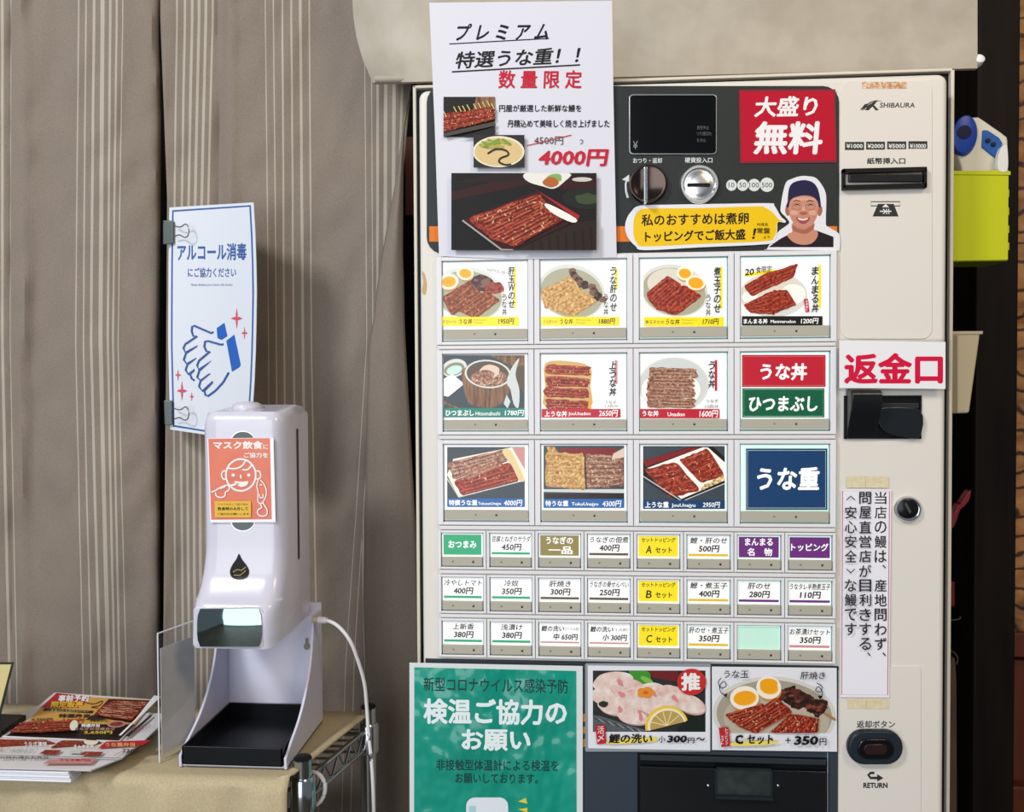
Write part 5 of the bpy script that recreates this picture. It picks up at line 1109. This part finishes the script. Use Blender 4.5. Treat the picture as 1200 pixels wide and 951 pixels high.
# ------------------------------------------------------------------ things on the right of the machine
def PS(x, y, Y):                              # like P, but edges meeting the machine side lie on it
    p = P(x, y, Y)
    if x <= 1117: p.x = xr+.0004
    return p
def box8(fr_pts, Y0, Y1): 
    f_ = [PS(x, y, Y0) for x, y in fr_pts]; return MB().prism(f_, [Vector((p.x, Y1, p.z)) for p in f_])
# holder box: open-topped, five walls
hb = thing('holder_box', 'yellow green plastic box fixed to the right side of the machine', 'box', P(1150, 312, .07))
lime = M('#bcc01c', .45); a, c = PS(1116.5, 200.5, .06), P(1181.5, 304.5, .06); d_ = .045
MB().box(a.x, c.x, .06, .062, c.z, a.z).build('front_wall', lime, hb, bevel=.0008); b = MB(); b.box(a.x, a.x+.002, .062, .06+d_, c.z, a.z); b.box(c.x-.002, c.x, .062, .06+d_, c.z, a.z); b.box(a.x, c.x, .058+d_, .06+d_, c.z, a.z); b.build('side_walls', lime, hb, bevel=.0006)
MB().box(a.x+.001, c.x-.001, .0605, .059+d_, c.z-.001, c.z+.001).build('bottom', M('#5d6a12', .5), hb)
rimb = box8([(1115.5, 199.5), (1184.5, 200.5), (1184.5, 205), (1115.5, 204)], .0588, .0605); rimb.build('rim', lime, hb, bevel=.0005)
b = MB()
for y in (222, 243, 264, 284): q0, q1 = P(1180.5, y, .061), P(1182.8, y+9, .061); b.box(q0.x, q1.x, .061, .09, q1.z, q0.z)
b.build('edge_ribs', lime, hb, bevel=.0004)
# thermometer in the box
tm = thing('thermometer', 'white and blue handheld thermometer standing in the yellow green box', 'thermometer', P(1150, 220, .08))
crm = M('#cfc8b4', .4); bluep = M('#24439c', .35)
body_o = smoothp([(1128, 140), (1144, 137), (1149, 138), (1163, 147.5), (1177, 157.5), (1181.5, 165), (1181, 200), (1178, 214), (1132, 214), (1127, 196), (1122, 178), (1120, 158)], 4)
pprism('body', body_o, .068, .092, crm, tm, bevel=.006, segs=4)
hc = P(1131, 157, .060); rx_, rz_ = .0140, .0225
hd = []
for sc, dy in ((.55, 0), (.9, .0015), (1, .005), (1, .014), (.92, .019)):
    hd.append([hc+Vector((rx_*sc*math.cos(t)+dy*.35, dy, rz_*sc*math.sin(t)+.18*rx_*sc*math.cos(t))) for t in [k*2*math.pi/32 for k in range(32)]])
mb = MB(); mb.v = [p for r_ in hd for p in r_]
for i in range(4):
    for k in range(32): mb.f.append((i*32+k, i*32+(k+1) % 32, (i+1)*32+(k+1) % 32, (i+1)*32+k)); mb.mi.append(0)
mb.f += [tuple(range(32)), tuple(range(128, 160))]; mb.mi += [0, 0]
head = mb.build('sensor_head', bluep, tm, smooth=True)
MB().lathe(hc+Vector((-.001, -.0003, .002)), (0, 1, 0), [(.0076, -.0008), (.0076, .001), (.0001, .001)], 24).build('sensor_lens', M('#0d1230', .2), head, smooth=True)
pan = pprism('control_panel', [(1152, 152), (1158, 152.5), (1171, 161), (1175, 167), (1172.5, 181), (1168, 186), (1151, 172)], .066, .07, M('#23559a', .35), tm, bevel=.001)
for x, y in ((1157.5, 164.5), (1164, 169)): MB().lathe(P(x, y, .0655), (0, -1, 0), [(.0028, 0), (.0026, .001), (.0001, .0012)], 16).build('button', M('#101a30', .4), pan, smooth=True)
pprism('trigger', smoothp([(1170.5, 199.5), (1170, 185), (1173, 174), (1178, 169.5), (1181, 173), (1181, 199.5)], 4), .058, .066, M('#dcd8d0', .35), tm, bevel=.002)
# beige wall holder
bh = thing('wall_holder', 'beige plastic tapered holder on the right side of the machine behind the refund notice', 'holder', P(1130, 485, .08))
bm_ = M('#c2b393', .45)
fr_ = [(1113, 390), (1149.5, 389), (1136.5, 484), (1113, 485)]
f_ = [PS(x, y, .075) for x, y in fr_]; bk_ = [Vector((p.x, .12, p.z)) for p in f_]
MB().prism(f_, bk_).build('holder_shell', bm_, bh, bevel=.003, segs=4)
MB().prism([PS(x, y, .0735) for x, y in [(1112, 388), (1152.5, 387.6), (1152, 391.5), (1112, 392)]], [Vector((PS(x, y, .0735).x, .123, PS(x, y, .0735).z)) for x, y in [(1112, 388), (1152.5, 387.6), (1152, 391.5), (1112, 392)]]).build('holder_rim', bm_, bh, bevel=.001)
f_ = [PS(x, y, .0728) for x, y in [(1113, 393), (1122.5, 393), (1122.5, 484), (1113, 484)]]; MB().prism(f_, [p+Vector((0, .0027, 0)) for p in f_]).build('shade_strip', M('#8d7f66', .5), bh, bevel=.001)  # darker strip paints the shade on the left part of the holder
# red plastic charm, red tag, wire hook and brown bags hanging on the side
redp = M('#7c1522', .15, coat=.5)
b = MB(); rp = smoothp([(1112, 590), (1119, 600), (1123, 592), (1128, 588), (1132, 581), (1138, 574), (1136, 585), (1131, 592), (1125, 598), (1121, 610), (1117, 618), (1112, 617)], 4)
f_ = [PS(x if x > 1113 else 1110, y, .09) if x <= 1113 else P(x, y, .09) for x, y in rp]; b.prism(f_, [p+Vector((0, .012, 0)) for p in f_]); o = b.build('hanging_charm', redp, bevel=.002, segs=3); tag(o, 'shiny dark red plastic charm hanging beside the machine', 'charm')
f_ = [PS(x, y, .085) for x, y in [(1110, 681.5), (1119.5, 681.5), (1119.5, 711), (1110, 711)]]; o = MB().prism(f_, [p+Vector((0, .015, 0)) for p in f_]).build('red_tag', M('#631d18', .5), bevel=.002); tag(o, 'small dull red block on the machine side above the brown bags', 'tag')
o = MB().tube(smoothp([tuple(PS(x, y, .09)) for x, y in [(1111, 728), (1117, 729.5), (1122, 725.5), (1125, 721.5)]], 4, False), .0009, 8).build('wire_hook', M('#3d3b30', .4, .6), smooth=True); tag(o, 'thin bent wire hook above the brown bags', 'hook')
kraft = MN('brown kraft paper', [(.3, '#3a2a1a'), (.7, '#523c25')], 60, (1, 1, 6), rough=.6)
for i, (xa, xb, yt, nm_) in enumerate(((1110, 1115.5, 778, 'nearest to the machine'), (1114.5, 1119.8, 773, 'farthest from the machine'))):
    f_ = [P(x, y, .085+.012*i) for x, y in smoothp([(xa, yt+6), (xa+1, yt), (xb-2, yt-3), (xb, yt+8), (xb+1.2, yt+60), (xb+.8, 1060), (xa-1, 1060), (xa, yt+80)], 3)]
    o = MB().prism(f_, [Vector((p.x, .125+.012*i, p.z)) for p in f_]).build('paper_bag', kraft, bevel=.001); tag(o, 'folded brown paper bag hanging beside the machine, %s' % nm_, 'bag', 'brown bags hanging beside the machine')
o = MB().tube(smoothp([tuple(PS(x, y, .10)) for x, y in [(1112, 772), (1113, 760), (1115, 748), (1113, 732), (1116, 745), (1119, 765), (1121, 778)]], 4, False), .0009, 8).build('bag_cord', M('#4a3a28', .6), smooth=True); tag(o, 'thin brown cord loop holding the paper bags', 'cord')

for o in bpy.data.objects:
    if '_w' in o: del o['_w']
